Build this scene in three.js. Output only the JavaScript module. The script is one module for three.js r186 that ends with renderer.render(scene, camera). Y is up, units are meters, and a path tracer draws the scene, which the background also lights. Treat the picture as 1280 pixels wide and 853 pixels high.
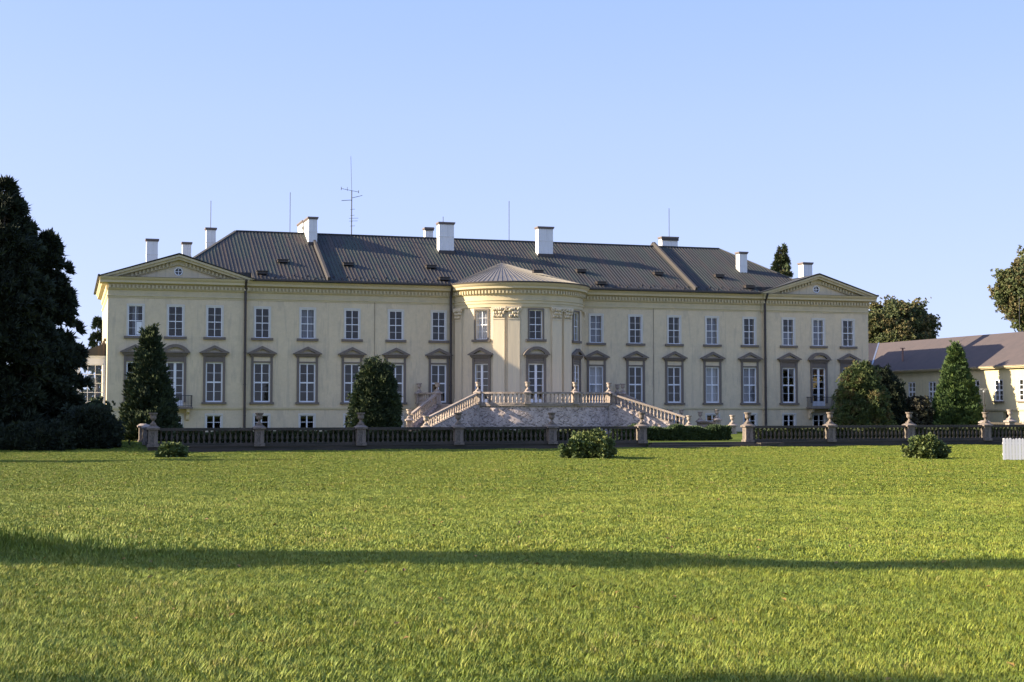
import * as THREE from 'three';
import { mergeGeometries, toCreasedNormals } from 'three/addons/utils/BufferGeometryUtils.js';

// ---------------------------------------------------------------- camera, sky, sun, exposure
const scene = new THREE.Scene();
const YAW = 0.3020;                               // the camera stands before the left wing and looks to the right
const EYE = new THREE.Vector3(-36.9, 2.6, 116.5);
const camera = new THREE.PerspectiveCamera(26.93, 1280 / 853, 0.3, 3000);
camera.position.copy(EYE);
{
  const p = 0.04744;
  camera.lookAt(EYE.x + Math.sin(YAW) * Math.cos(p), EYE.y + Math.sin(p), EYE.z - Math.cos(YAW) * Math.cos(p));
}
const SUN_AZ = 12 * Math.PI / 180, SUN_EL = 21 * Math.PI / 180;
const SUN = new THREE.Vector3(-Math.cos(SUN_AZ) * Math.cos(SUN_EL), Math.sin(SUN_EL), -Math.sin(SUN_AZ) * Math.cos(SUN_EL));
{
  // clear morning sky: pale towards the horizon, brighter round the sun
  const W = 512, H = 256, data = new Float32Array(W * H * 4);
  const zen = [0.075, 0.145, 0.350], mid = [0.156, 0.226, 0.430], hor = [0.285, 0.332, 0.452], glow = [0.62, 0.50, 0.36];
  for (let j = 0; j < H; j++) for (let i = 0; i < W; i++) {
    const el = ((j + 0.5) / H - 0.5) * Math.PI, az = ((i + 0.5) / W - 0.5) * 2 * Math.PI;
    const d = [Math.cos(el) * Math.cos(az), Math.sin(el), Math.cos(el) * Math.sin(az)];
    const c = d[0] * SUN.x + d[1] * SUN.y + d[2] * SUN.z;
    const e = Math.max(0, d[1]);
    const a = 1 - Math.pow(1 - Math.min(1, e / 0.36), 1.6), b = Math.min(1, Math.max(0, (e - 0.2) / 0.8));
    const g = 0.75 * Math.exp(-(1 - c) * 5.0) + 1.2 * Math.exp(-(1 - c) * 40);
    for (let k = 0; k < 3; k++) {
      let v = hor[k] * (1 - a) + mid[k] * a;
      v = v * (1 - b) + zen[k] * b;
      data[(j * W + i) * 4 + k] = v * (1 + 0.18 * c * c) + glow[k] * g;
    }
    data[(j * W + i) * 4 + 3] = 1;
  }
  const sky = new THREE.DataTexture(data, W, H, THREE.RGBAFormat, THREE.FloatType);
  sky.mapping = THREE.EquirectangularReflectionMapping;
  sky.magFilter = sky.minFilter = THREE.LinearFilter;
  sky.wrapS = THREE.RepeatWrapping;
  sky.needsUpdate = true;
  scene.background = sky;
  scene.environment = sky;
}
const sun = new THREE.DirectionalLight(new THREE.Color().setRGB(1.0, 0.86, 0.66), 5.0);
sun.position.copy(SUN).multiplyScalar(200).add(new THREE.Vector3(-10, 0, 40));
sun.target.position.set(-10, 0, 40);
sun.castShadow = true;
sun.shadow.mapSize.set(4096, 4096);
Object.assign(sun.shadow.camera, { left: -110, right: 110, top: 80, bottom: -80, near: 1, far: 500 });
scene.add(sun, sun.target);
const renderer = new THREE.WebGLRenderer({ antialias: true });
renderer.toneMapping = THREE.LinearToneMapping;
renderer.toneMappingExposure = 2.65;
renderer.outputColorSpace = THREE.SRGBColorSpace;
renderer.shadowMap.enabled = true;

// ---------------------------------------------------------------- helpers
function mulberry(a) { return () => { a = (a + 0x6d2b79f5) | 0; let t = Math.imul(a ^ (a >>> 15), 1 | a); t = (t + Math.imul(t ^ (t >>> 7), 61 | t)) ^ t; return ((t ^ (t >>> 14)) >>> 0) / 4294967296; }; }
const V = (x, y, z) => new THREE.Vector3(x, y, z);
const lin = (r, g, b) => new THREE.Color().setRGB(r, g, b);
const smooth = (a, b, x) => { const t = Math.min(1, Math.max(0, (x - a) / (b - a))); return t * t * (3 - 2 * t); };
const taken = new Map();
function numbered(n) { const k = taken.get(n) ?? 0; taken.set(n, k + 1); return k ? n + '_' + String(k).padStart(3, '0') : n; }
function thing(name, label, category, pos = [0, 0, 0], group) {
  const o = new THREE.Group(); o.name = numbered(name); o.position.set(...pos); o.userData = { label, category };
  if (group) o.userData.group = group;
  scene.add(o); return o;
}
function mesh(name, geo, mat, parent, pos) {
  const m = new THREE.Mesh(geo, mat); m.name = parent === scene ? numbered(name) : name; m.castShadow = m.receiveShadow = true;
  if (pos) m.position.set(...pos);
  parent.add(m); return m;
}
function part(name, parent, pos = [0, 0, 0], turn = 0) { const g = new THREE.Group(); g.name = name; g.position.set(...pos); g.rotation.y = turn; parent.add(g); return g; }
function bx(w, h, d, x = 0, y = 0, z = 0) { const g = new THREE.BoxGeometry(w, h, d); g.translate(x, y, z); return g; }
const merge = (list) => mergeGeometries(list.map((g) => { const n = g.index ? g.toNonIndexed() : g; for (const k of Object.keys(n.attributes)) if (!['position', 'normal', 'uv'].includes(k)) n.deleteAttribute(k); return n; }));
function rod(a, b, r, seg = 6) {
  const d = new THREE.Vector3().subVectors(b, a), g = new THREE.CylinderGeometry(r, r, d.length(), seg);
  g.applyQuaternion(new THREE.Quaternion().setFromUnitVectors(V(0, 1, 0), d.clone().normalize())); g.translate((a.x + b.x) / 2, (a.y + b.y) / 2, (a.z + b.z) / 2); return g;
}
function beam(a, b, w, h) {   // a bar of width w and height h from a to b
  const d = new THREE.Vector3().subVectors(b, a), g = new THREE.BoxGeometry(w, h, d.length());
  const m = new THREE.Matrix4().lookAt(V(0, 0, 0), d.clone().negate(), V(0, 1, 0)); g.applyMatrix4(m); g.translate((a.x + b.x) / 2, (a.y + b.y) / 2, (a.z + b.z) / 2); return g;
}
function poly(points, depth) { const s = new THREE.Shape(points.map((p) => new THREE.Vector2(...p))); return new THREE.ExtrudeGeometry(s, { depth, bevelEnabled: false, curveSegments: 14 }); }
// a profile of [out, y] points drawn along x from x0 to x1, out pointing to +z
function strip(profile, x0, x1) { const g = poly(profile.map(([o, y]) => [-o, y]), x1 - x0); g.rotateY(Math.PI / 2); g.translate(x0, 0, 0); return g; }
function flat(verts, faces, uvf) {   // faces of 3 or 4 corner indices
  const p = [], uv = [];
  for (const f of faces) for (const t of f.length === 4 ? [[0, 1, 2], [0, 2, 3]] : [[0, 1, 2]]) for (const k of t) { const v = verts[f[k]]; p.push(...v); uv.push(...uvf(v)); }
  const g = new THREE.BufferGeometry(); g.setAttribute('position', new THREE.Float32BufferAttribute(p, 3)); g.setAttribute('uv', new THREE.Float32BufferAttribute(uv, 2)); g.computeVertexNormals(); return g;
}
// ---- procedural textures
function lattice(n, seed) { const r = mulberry(seed), a = new Float32Array(n * n); for (let i = 0; i < n * n; i++) a[i] = r(); return a; }
function noiseMap(size, octaves, seed, sx = 1, sy = 1) {   // tiling fbm, 0..1
  const out = new Float32Array(size * size); let tot = 0;
  octaves.forEach(([n, w], o) => {
    const nx = Math.max(1, Math.round(n * sx)), ny = Math.max(1, Math.round(n * sy)), m = Math.max(nx, ny), L = lattice(m, seed + o * 77); tot += w;
    for (let j = 0; j < size; j++) {
      const y = j / size * ny, y0 = Math.floor(y), fy = y - y0, wy = fy * fy * (3 - 2 * fy), ya = (y0 % ny) * m, yb = ((y0 + 1) % ny) * m;
      for (let i = 0; i < size; i++) {
        const x = i / size * nx, x0 = Math.floor(x), fx = x - x0, wx = fx * fx * (3 - 2 * fx), xa = x0 % nx, xb = (x0 + 1) % nx;
        out[j * size + i] += w * ((L[ya + xa] * (1 - wx) + L[ya + xb] * wx) * (1 - wy) + (L[yb + xa] * (1 - wx) + L[yb + xb] * wx) * wy);
      }
    }
  });
  for (let i = 0; i < out.length; i++) out[i] /= tot;
  return out;
}
const enc = (v) => Math.round(255 * Math.min(1, Math.max(0, v <= 0.0031308 ? 12.92 * v : 1.055 * Math.pow(v, 1 / 2.4) - 0.055)));
function colourTexture(size, metres, f) {
  const d = new Uint8Array(size * size * 4);
  for (let i = 0; i < size * size; i++) { const c = f(i, i % size, Math.floor(i / size)); d[i * 4] = enc(c[0]); d[i * 4 + 1] = enc(c[1]); d[i * 4 + 2] = enc(c[2]); d[i * 4 + 3] = 255; }
  return finish(new THREE.DataTexture(d, size, size), metres, true);
}
function greyTexture(size, metres, f) {
  const d = new Uint8Array(size * size * 4);
  for (let i = 0; i < size * size; i++) { const c = Math.round(255 * Math.min(1, Math.max(0, f(i)))); d[i * 4] = d[i * 4 + 1] = d[i * 4 + 2] = c; d[i * 4 + 3] = 255; }
  return finish(new THREE.DataTexture(d, size, size), metres, false);
}
function finish(t, metres, srgb) {
  t.wrapS = t.wrapT = THREE.RepeatWrapping; t.magFilter = THREE.LinearFilter; t.minFilter = THREE.LinearMipmapLinearFilter; t.generateMipmaps = true;
  t.repeat.set(1 / metres, 1 / metres); if (srgb) t.colorSpace = THREE.SRGBColorSpace; t.needsUpdate = true; return t;
}
const mix = (a, b, t) => [a[0] + (b[0] - a[0]) * t, a[1] + (b[1] - a[1]) * t, a[2] + (b[2] - a[2]) * t];
const N1 = noiseMap(512, [[4, 1], [9, 0.7], [22, 0.5], [60, 0.35], [150, 0.25]], 11);
const N2 = noiseMap(512, [[6, 1], [15, 0.8], [40, 0.6], [110, 0.5], [256, 0.4]], 23);
const N3 = noiseMap(512, [[40, 1], [90, 1], [200, 1]], 31);
const N4 = noiseMap(512, [[9, 1], [24, 1], [70, 0.8]], 51), N5 = noiseMap(512, [[16, 0.6], [34, 1], [80, 0.5]], 57, 0.75, 1.3);
const NV = noiseMap(512, [[12, 1], [40, 0.6]], 41, 3, 0.35);   // runs down the wall
const std = (o) => new THREE.MeshStandardMaterial({ roughness: 0.9, ...o });
const plasterTex = (a, b, stain, m) => colourTexture(512, m, (i) => { let c = mix(a, b, smooth(0.3, 0.7, N1[i])); c = mix(c, stain, 0.36 * smooth(0.54, 0.8, NV[i]) + 0.18 * smooth(0.55, 0.75, N2[i])); return mix(c, [c[0] * 0.9, c[1] * 0.9, c[2] * 0.88], N3[i]); });
const M = {};
M.plaster = std({ map: plasterTex([0.69, 0.565, 0.37], [0.625, 0.515, 0.345], [0.42, 0.36, 0.27], 9), bumpMap: greyTexture(512, 3, (i) => N2[i]), bumpScale: 0.012 });
M.plasterPale = std({ map: plasterTex([0.71, 0.59, 0.40], [0.65, 0.54, 0.375], [0.46, 0.39, 0.30], 7), bumpMap: greyTexture(512, 3, (i) => N2[i]), bumpScale: 0.01 });
M.trim = std({ map: plasterTex([0.59, 0.49, 0.295], [0.53, 0.445, 0.275], [0.37, 0.32, 0.225], 5) });
M.greyTrim = std({ map: plasterTex([0.195, 0.160, 0.128], [0.16, 0.132, 0.108], [0.11, 0.092, 0.078], 3) });
M.white = std({ color: lin(0.74, 0.74, 0.74), roughness: 0.55 });
M.paleBorder = std({ color: lin(0.58, 0.545, 0.47), roughness: 0.9 });
M.chimney = std({ map: plasterTex([0.80, 0.79, 0.77], [0.74, 0.73, 0.71], [0.55, 0.53, 0.50], 4) });
M.chimneyCap = std({ color: lin(0.16, 0.13, 0.12) });
M.glass = new THREE.MeshPhysicalMaterial({ color: lin(0.93, 0.95, 0.97), roughness: 0.015, transmission: 1, thickness: 0, ior: 1.5 });
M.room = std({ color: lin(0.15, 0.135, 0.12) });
M.curtain = std({ color: lin(0.42, 0.41, 0.40), side: THREE.DoubleSide });
M.curtainGrey = std({ color: lin(0.20, 0.20, 0.22), side: THREE.DoubleSide });
const roofTex = colourTexture(512, 17, (i) => { let c = mix([0.048, 0.046, 0.043], [0.034, 0.034, 0.033], smooth(0.35, 0.65, N1[i])); c = mix(c, [0.040, 0.056, 0.040], 0.9 * smooth(0.46, 0.6, N4[i])); c = mix(c, [0.095, 0.062, 0.045], 0.75 * smooth(0.56, 0.8, NV[i])); return mix(c, [c[0] * 0.75, c[1] * 0.75, c[2] * 0.75], N3[i]); });
M.roof = std({ map: roofTex, roughness: 0.8 });
M.rib = std({ color: lin(0.043, 0.041, 0.038), roughness: 0.8 });
M.coneRoof = std({ map: colourTexture(512, 6, (i) => mix([0.165, 0.146, 0.122], [0.115, 0.103, 0.09], smooth(0.3, 0.7, N1[i]))), roughness: 0.55 });
M.coneRib = std({ color: lin(0.15, 0.135, 0.11), roughness: 0.6 });
M.gutter = std({ color: lin(0.045, 0.035, 0.03), roughness: 0.5 });
M.iron = std({ color: lin(0.05, 0.05, 0.055), roughness: 0.55, metalness: 0.4 });
M.galv = std({ color: lin(0.35, 0.36, 0.38), roughness: 0.4, metalness: 0.7 });
M.capstone = std({ color: lin(0.66, 0.60, 0.48), roughness: 0.95 });
const stoneTex = (a, b, dark, m) => colourTexture(512, m, (i) => { let c = mix(a, b, smooth(0.3, 0.7, N1[i])); c = mix(c, dark, 0.85 * smooth(0.52, 0.66, N2[i])); return mix(c, [c[0] * 0.7, c[1] * 0.7, c[2] * 0.7], N3[i]); });
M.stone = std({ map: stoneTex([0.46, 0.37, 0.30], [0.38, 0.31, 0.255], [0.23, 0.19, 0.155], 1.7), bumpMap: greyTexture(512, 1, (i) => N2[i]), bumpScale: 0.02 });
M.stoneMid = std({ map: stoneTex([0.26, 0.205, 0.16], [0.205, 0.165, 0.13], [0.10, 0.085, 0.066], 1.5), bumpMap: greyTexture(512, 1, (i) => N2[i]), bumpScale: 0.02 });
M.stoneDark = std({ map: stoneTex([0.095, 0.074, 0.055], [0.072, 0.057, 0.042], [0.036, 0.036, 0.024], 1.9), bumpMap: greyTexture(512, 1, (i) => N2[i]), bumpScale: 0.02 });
M.rubble = std({ map: colourTexture(512, 3.1, (i) => { let c = mix([0.62, 0.52, 0.47], [0.46, 0.38, 0.34], smooth(0.35, 0.65, N4[i])); c = mix(c, [0.16, 0.13, 0.115], 0.8 * smooth(0.60, 0.68, N5[i])); return mix(c, [c[0] * 0.72, c[1] * 0.7, c[2] * 0.7], N3[i]); }), bumpMap: greyTexture(512, 3.1, (i) => 1 - smooth(0.52, 0.66, N5[i]) * 0.8 - 0.2 * N3[i]), bumpScale: 0.04 });
M.annexWall = std({ map: plasterTex([0.64, 0.56, 0.34], [0.58, 0.51, 0.32], [0.46, 0.40, 0.28], 8) });
M.annexRoof = std({ map: colourTexture(512, 5, (i) => mix(mix([0.090, 0.067, 0.060], [0.072, 0.056, 0.052], smooth(0.3, 0.7, N1[i])), [0.062, 0.050, 0.048], 0.5 * N3[i])) });

// ---------------------------------------------------------------- terrain
const CY = Math.cos(YAW), SY = Math.sin(YAW);
const TERRACE = 0.55;
function wob(x, z) { return 0.035 * Math.sin(x * 0.31 + 1.3) * Math.sin(z * 0.23 + 0.4) + 0.02 * Math.sin(x * 0.83 + z * 0.47) + 0.014 * Math.sin(x * 1.7 - z * 1.1); }
function lawnY(x, z) {
  const u = 116.5 - z, side = (x + 36.9) * CY - u * SY;
  let y = 0.92 - 0.76 * smooth(6, 52, u) + 0.07 * smooth(72, 79.5, u);
  y -= 0.021 * Math.max(-14, Math.min(14, side)) * (1 - smooth(22, 55, u));
  y += 0.12 * Math.exp(-(((side + 8) / 3.2) ** 2) - (((u - 18.4) / 1.4) ** 2));
  return y + wob(x, z);
}
function groundY(x, z) {
  const l = lawnY(x, Math.max(z, 30));
  if (Math.abs(x) < 32.3) return z > 36 ? l : TERRACE + 0.012 * Math.sin(x * 0.7) * Math.sin(z * 0.9);
  const t = smooth(41, 26, z);
  return l * (1 - t) + (TERRACE + 0.02) * t;
}
{
  const xs = [-900, -500, -300, -200, -140]; for (let x = -100; x <= 80; x += 1.5) xs.push(x); xs.push(-32.35, -32.25, 32.25, 32.35, 110, 150, 220, 320, 500, 900);
  const zs = [-900, -500, -300, -180, -110, -70]; for (let z = -40; z < 36; z += 3) zs.push(z); zs.push(35.98, 36.02); for (let z = 37; z <= 126; z += 0.75) zs.push(z); zs.push(140, 180, 300);
  xs.sort((a, b) => a - b); zs.sort((a, b) => a - b);
  const p = [], uv = [], idx = [];
  for (const z of zs) for (const x of xs) { p.push(x, groundY(x, z), z); uv.push(x, z);  }
  for (let j = 0; j < zs.length - 1; j++) for (let i = 0; i < xs.length - 1; i++) { const a = j * xs.length + i, b = a + 1, c = a + xs.length, d = c + 1; idx.push(a, c, b, b, c, d); }
  const g = new THREE.BufferGeometry(); g.setAttribute('position', new THREE.Float32BufferAttribute(p, 3)); g.setAttribute('uv', new THREE.Float32BufferAttribute(uv, 2)); g.setIndex(idx); g.computeVertexNormals();
  const NB = noiseMap(1024, [[5, 1.0], [14, 0.8], [40, 0.6], [128, 0.7], [341, 0.8]], 61);
  const NC = noiseMap(1024, [[9, 1], [50, 0.8], [200, 0.8]], 71);
  const tex = colourTexture(1024, 7, (i) => { let c = mix([0.062, 0.090, 0.013], [0.115, 0.145, 0.022], smooth(0.32, 0.68, NB[i])); c = mix(c, [0.15, 0.125, 0.05], 0.5 * smooth(0.56, 0.72, NC[i])); return c; });
  const m = mesh('lawn', g, new THREE.MeshPhysicalMaterial({ specularIntensity: 0.15, map: tex, bumpMap: greyTexture(1024, 7, (i) => NB[i]), bumpScale: 0.05, roughness: 1 }), scene);
  m.position.y = -0.012; m.userData = { kind: 'structure', label: 'wide mown lawn before the château' };
}

// ---------------------------------------------------------------- château
const castle = thing('chateau', 'long two-storey cream château with dark hipped roof and a round central bay', 'château', [0, 0.5, 0]);
const UP = 7.84, UPH = 2.43, UPW = 1.15, PN = 2.62, PNH = 3.2, PNW = 1.35, BS = 0.42, BSH = 1.16, BSW = 1.2, EAVE = 12.48;
const mainX = [7.09, 10.79, 14.49, 18.19, 21.89], wingX = [25.72, 28.79, 31.87];
function panel(x0, x1, holes, zf, name = 'wall') {
  const s = new THREE.Shape([[x0, 0], [x1, 0], [x1, EAVE - 0.1], [x0, EAVE - 0.1]].map((p) => new THREE.Vector2(...p)));
  for (const [x, y, w, h] of holes) s.holes.push(new THREE.Path([[x - w / 2, y], [x - w / 2, y + h], [x + w / 2, y + h], [x + w / 2, y]].map((p) => new THREE.Vector2(...p))));
  const g = new THREE.ExtrudeGeometry(s, { depth: 0.45, bevelEnabled: false }); g.translate(0, 0, zf - 0.45); return mesh(name, g, M.plaster, castle);
}
const holesAt = (list, doorX) => list.flatMap((x) => [[x, UP, UPW, UPH], x === doorX ? [x, PN - 0.3, PNW, PNH + 0.3] : [x, PN, PNW, PNH], [x, BS, BSW, BSH]]);
const WZ = 0.2;                                     // the end wings stand a little forward
panel(-34, -23.2, holesAt(wingX.map((x) => -x), -28.79), WZ);
panel(23.2, 34, holesAt(wingX, 28.79), WZ);
panel(-23.2, -5.4, holesAt(mainX.map((x) => -x)), 0);
panel(5.4, 23.2, holesAt(mainX), 0);
for (const s of [-1, 1]) {
  mesh('side_wall', bx(0.45, EAVE - 0.1, 18, s * 33.774, (EAVE - 0.1) / 2, -9.26), M.plaster, castle);
  for (const z of [-4, -8, -12, -16]) { mesh('side_window_sill', bx(0.2, 0.16, 1.7, s * 34.09, 7.7, z), M.greyTrim, castle); mesh('side_window_hood', bx(0.28, 0.5, 2.1, s * 34.13, 6.6, z), M.greyTrim, castle); }
}
mesh('back_wall', bx(67.5, EAVE - 0.1, 0.45, 0, (EAVE - 0.1) / 2, -18.5), M.plaster, castle);
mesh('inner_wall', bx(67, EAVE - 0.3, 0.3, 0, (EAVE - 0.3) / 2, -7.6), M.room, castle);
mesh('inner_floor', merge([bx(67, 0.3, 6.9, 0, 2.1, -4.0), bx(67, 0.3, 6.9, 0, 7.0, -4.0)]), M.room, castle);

// windows
const glassGeo = new Map(), boxGeo = new Map();
const shared = (map, key, f) => { if (!map.has(key)) map.set(key, f()); return map.get(key); };
function sash(parent, w, h, cols, rows, border, bars, opts = {}) {
  const cast = opts.middle ?? 0.08, list = [bx(border, h, 0.09, -w / 2 + border / 2, h / 2), bx(border, h, 0.09, w / 2 - border / 2, h / 2), bx(w - 2 * border, border, 0.088, 0, border / 2), bx(w - 2 * border, border, 0.088, 0, h - border / 2)];
  const bottom = border + (opts.kick ?? 0), iw = w - 2 * border, ih = h - border - bottom;
  if (opts.kick) list.push(bx(iw, opts.kick, 0.07, 0, border + opts.kick / 2));
  const key = [w, h, cols, rows, border].join();
  const cw = iw / cols, rh = ih / rows;
  for (let c = 1; c < cols; c++) { const t = c * 2 === cols ? cast : bars; list.push(bx(t, ih, 0.07, -iw / 2 + c * cw, bottom + ih / 2)); }
  for (let r = 1; r < rows; r++) { const t = opts.transom && r * 2 === rows ? opts.transom : bars; list.push(bx(iw, t, 0.05, 0, bottom + r * rh)); }
  mesh('frame', shared(boxGeo, key, () => merge(list)), M.white, parent, [0, 0, opts.z ?? -0.1]);
  const pg = shared(glassGeo, key, () => new THREE.PlaneGeometry(cw - bars * 0.6, rh - bars * 0.6));
  for (let c = 0; c < cols; c++) for (let r = 0; r < rows; r++) mesh('pane', pg, M.glass, parent, [-iw / 2 + (c + 0.5) * cw, bottom + (r + 0.5) * rh, opts.z ?? -0.1]);
}
const curtainGeo = new Map();
function curtain(parent, w, h, y0, kind) {
  const g = shared(curtainGeo, [w, h].join(), () => { const n = 28, p = new THREE.PlaneGeometry(w, h, n, 1), a = p.attributes.position; for (let i = 0; i < a.count; i++) a.setZ(i, 0.035 * Math.sin(a.getX(i) * 34 + Math.sin(a.getX(i) * 7) * 2)); p.translate(0, h / 2, 0); p.computeVertexNormals(); return p; });
  mesh('curtain', g, kind === 2 ? M.curtainGrey : M.curtain, parent, [0, y0, -0.42]);
}
const sillGeo = bx(1.76, 0.2, 0.34, 0, -0.1, 0.0), bordGeo = merge([bx(0.13, UPH + 0.13, 0.05, -UPW / 2 - 0.065, (UPH + 0.13) / 2, 0.025), bx(0.13, UPH + 0.13, 0.05, UPW / 2 + 0.065, (UPH + 0.13) / 2, 0.025), bx(UPW, 0.13, 0.048, 0, UPH + 0.065, 0.024)]);
function upperWindow(x, z, cur, rows = 4, turn = 0, host = castle, dark = false) {
  const w = part('window', host, [x, UP, z], turn);
  sash(w, UPW, UPH, 2, rows, 0.065, dark ? 0.05 : 0.024, { transom: rows === 4 && !dark ? 0.065 : 0, z: dark ? -0.16 : -0.05, middle: dark ? 0.09 : 0.055 });
  mesh('surround', bordGeo, dark ? M.greyTrim : M.paleBorder, w); mesh('sill', sillGeo, M.greyTrim, w);
  if (cur === 1) curtain(w, UPW - 0.1, UPH - 0.1, 0.05, 1); else if (cur === 2) curtain(w, UPW - 0.1, UPH * 0.48, 0.05, 2); else if (cur === 4) curtain(w, UPW - 0.1, UPH - 0.1, 0.05, 2); else if (cur === 3) curtain(w, (UPW - 0.1) * 0.45, UPH - 0.1, 0.05, 2);
  return w;
}
const HB = 6.37 - PN;                                // foot of the hood above the window's foot
const jambGeo = merge([bx(0.19, HB + 0.02, 0.1, -PNW / 2 - 0.095, HB / 2, 0.05), bx(0.19, HB + 0.02, 0.1, PNW / 2 + 0.095, HB / 2, 0.05), bx(PNW, 0.12, 0.09, 0, PNH + 0.06, 0.045)]);
const lowSill = bx(1.95, 0.17, 0.3, 0, -0.085, 0.03);
const triHood = (() => {
  const s = new THREE.Shape([[-1.17, 0.14], [1.17, 0.14], [1.17, 0.22], [0, 0.78], [-1.17, 0.22]].map((p) => new THREE.Vector2(...p)));
  s.holes.push(new THREE.Path([[-0.66, 0.24], [0, 0.54], [0.66, 0.24]].map((p) => new THREE.Vector2(...p))));
  const a = new THREE.ExtrudeGeometry(s, { depth: 0.34, bevelEnabled: false });
  return merge([a, bx(2.0, 0.14, 0.22, 0, 0.07, 0.11), bx(1.85, 0.1, 0.14, 0, -0.05, 0.07)]);
})();
const arcHood = (() => {
  const o = [], q = []; for (let i = 0; i <= 16; i++) { const t = i / 16, a = Math.PI * (0.14 + 0.72 * t); o.push([1.29 * Math.cos(a), -0.40 + 1.23 * Math.sin(a)]); q.push([0.92 * Math.cos(a), -0.30 + 0.88 * Math.sin(a)]); }
  const s = new THREE.Shape([...o.map((p) => new THREE.Vector2(...p)), new THREE.Vector2(-1.17, 0.14), new THREE.Vector2(1.17, 0.14)]);
  const inner = q.filter((p) => p[1] > 0.25); s.holes.push(new THREE.Path([...inner, [inner.at(-1)[0], 0.24], [inner[0][0], 0.24]].map((p) => new THREE.Vector2(...p))));
  return merge([new THREE.ExtrudeGeometry(s, { depth: 0.34, bevelEnabled: false }), bx(2.0, 0.14, 0.22, 0, 0.07, 0.11), bx(1.85, 0.1, 0.14, 0, -0.05, 0.07)]);
})();
const tymp = poly([[-0.75, 0.2], [0.75, 0.2], [0, 0.58]], 0.06), tympArc = poly([[-0.9, 0.2], [0.9, 0.2], [0.55, 0.52], [0, 0.6], [-0.55, 0.52]], 0.06);
const fillGeo = bx(PNW, HB - PNH - 0.12, 0.05, 0, (HB + PNH + 0.12) / 2, 0.025), doorGlass = bx(PNW - 0.04, HB - PNH - 0.2, 0.04, 0, (HB + PNH + 0.12) / 2, 0.03);
function lowerWindow(x, z, { hood = 'tri', fill = 'plaster', door = false, cur = 0, turn = 0, host = castle, name } = {}) {
  const w = part(name ?? (door ? 'glazed_door' : 'window'), host, [x, PN, z], turn);
  if (door) {
    const drop = door === 2 ? 0.17 : 0.3;
    sashAt(w, -drop, PNW, PNH + drop);
  } else { sash(w, PNW, PNH, 2, 4, 0.115, 0.028, { transom: 0.115, middle: 0.09 }); mesh('sill', lowSill, M.greyTrim, w); }
  mesh('surround', jambGeo, M.greyTrim, w);
  mesh('hood', hood === 'tri' ? triHood : arcHood, M.greyTrim, w, [0, HB + 0.03, 0]);
  mesh('tympanum', hood === 'tri' ? tymp : tympArc, M.plasterPale, w, [0, HB + 0.03, 0.02]);
  if (fill === 'dark') mesh('transom_panel', doorGlass, M.greyTrim, w); else mesh('transom_panel', fillGeo, fill === 'grey' ? M.greyTrim : M.plaster, w);
  if (cur) curtain(w, PNW - 0.12, PNH - 0.15, 0.05, cur);
  return w;
}
function sashAt(w, y, ww, h) {
  const before = w.children.length; sash(w, ww, h, 2, 5, 0.1, 0.04, { middle: 0.2, kick: 0.35 });
  for (const c of w.children.slice(before)) c.position.y += y;
}
const lowGeo = merge([bx(0.12, BSH + 0.12, 0.05, -BSW / 2 - 0.06, (BSH + 0.12) / 2, 0.025), bx(0.12, BSH + 0.12, 0.05, BSW / 2 + 0.06, (BSH + 0.12) / 2, 0.025), bx(BSW, 0.12, 0.048, 0, BSH + 0.06, 0.024)]);
function cellarWindow(x, z) { const w = part('cellar_window', castle, [x, BS, z]); sash(w, BSW, BSH, 2, 2, 0.08, 0.04, { middle: 0.1 }); mesh('surround', lowGeo, M.paleBorder, w); return w; }
const curUp = [3, 0, 0, 0, 4, 0, 0, 0, 4, 0, 0, 4, 0, 2, 4, 0], curLo = [0, 0, 0, 0, 0, 0, 0, 0, 1, 0, 0, 1, 2, 0, 0, 0];
const all = [...wingX.map((x) => -x).reverse(), ...mainX.map((x) => -x).reverse(), ...mainX, ...wingX];
[...all].sort((a, b) => a - b).forEach((x, i) => {
  const wing = Math.abs(x) > 24, z = wing ? WZ : 0, mid = Math.abs(x) === 28.79;
  upperWindow(x, z, curUp[i]);
  lowerWindow(x, z, { hood: mid ? 'arc' : 'tri', fill: wing ? 'grey' : 'plaster', door: mid ? 1 : false, cur: curLo[i] });
  cellarWindow(x, z);
});
// an inward opened white casement in the first upper window
{ const s = mesh('open_casement', bx(0.42, 1.02, 0.03, -31.6, UP + 0.62, 0.17), M.white, castle); }

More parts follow.
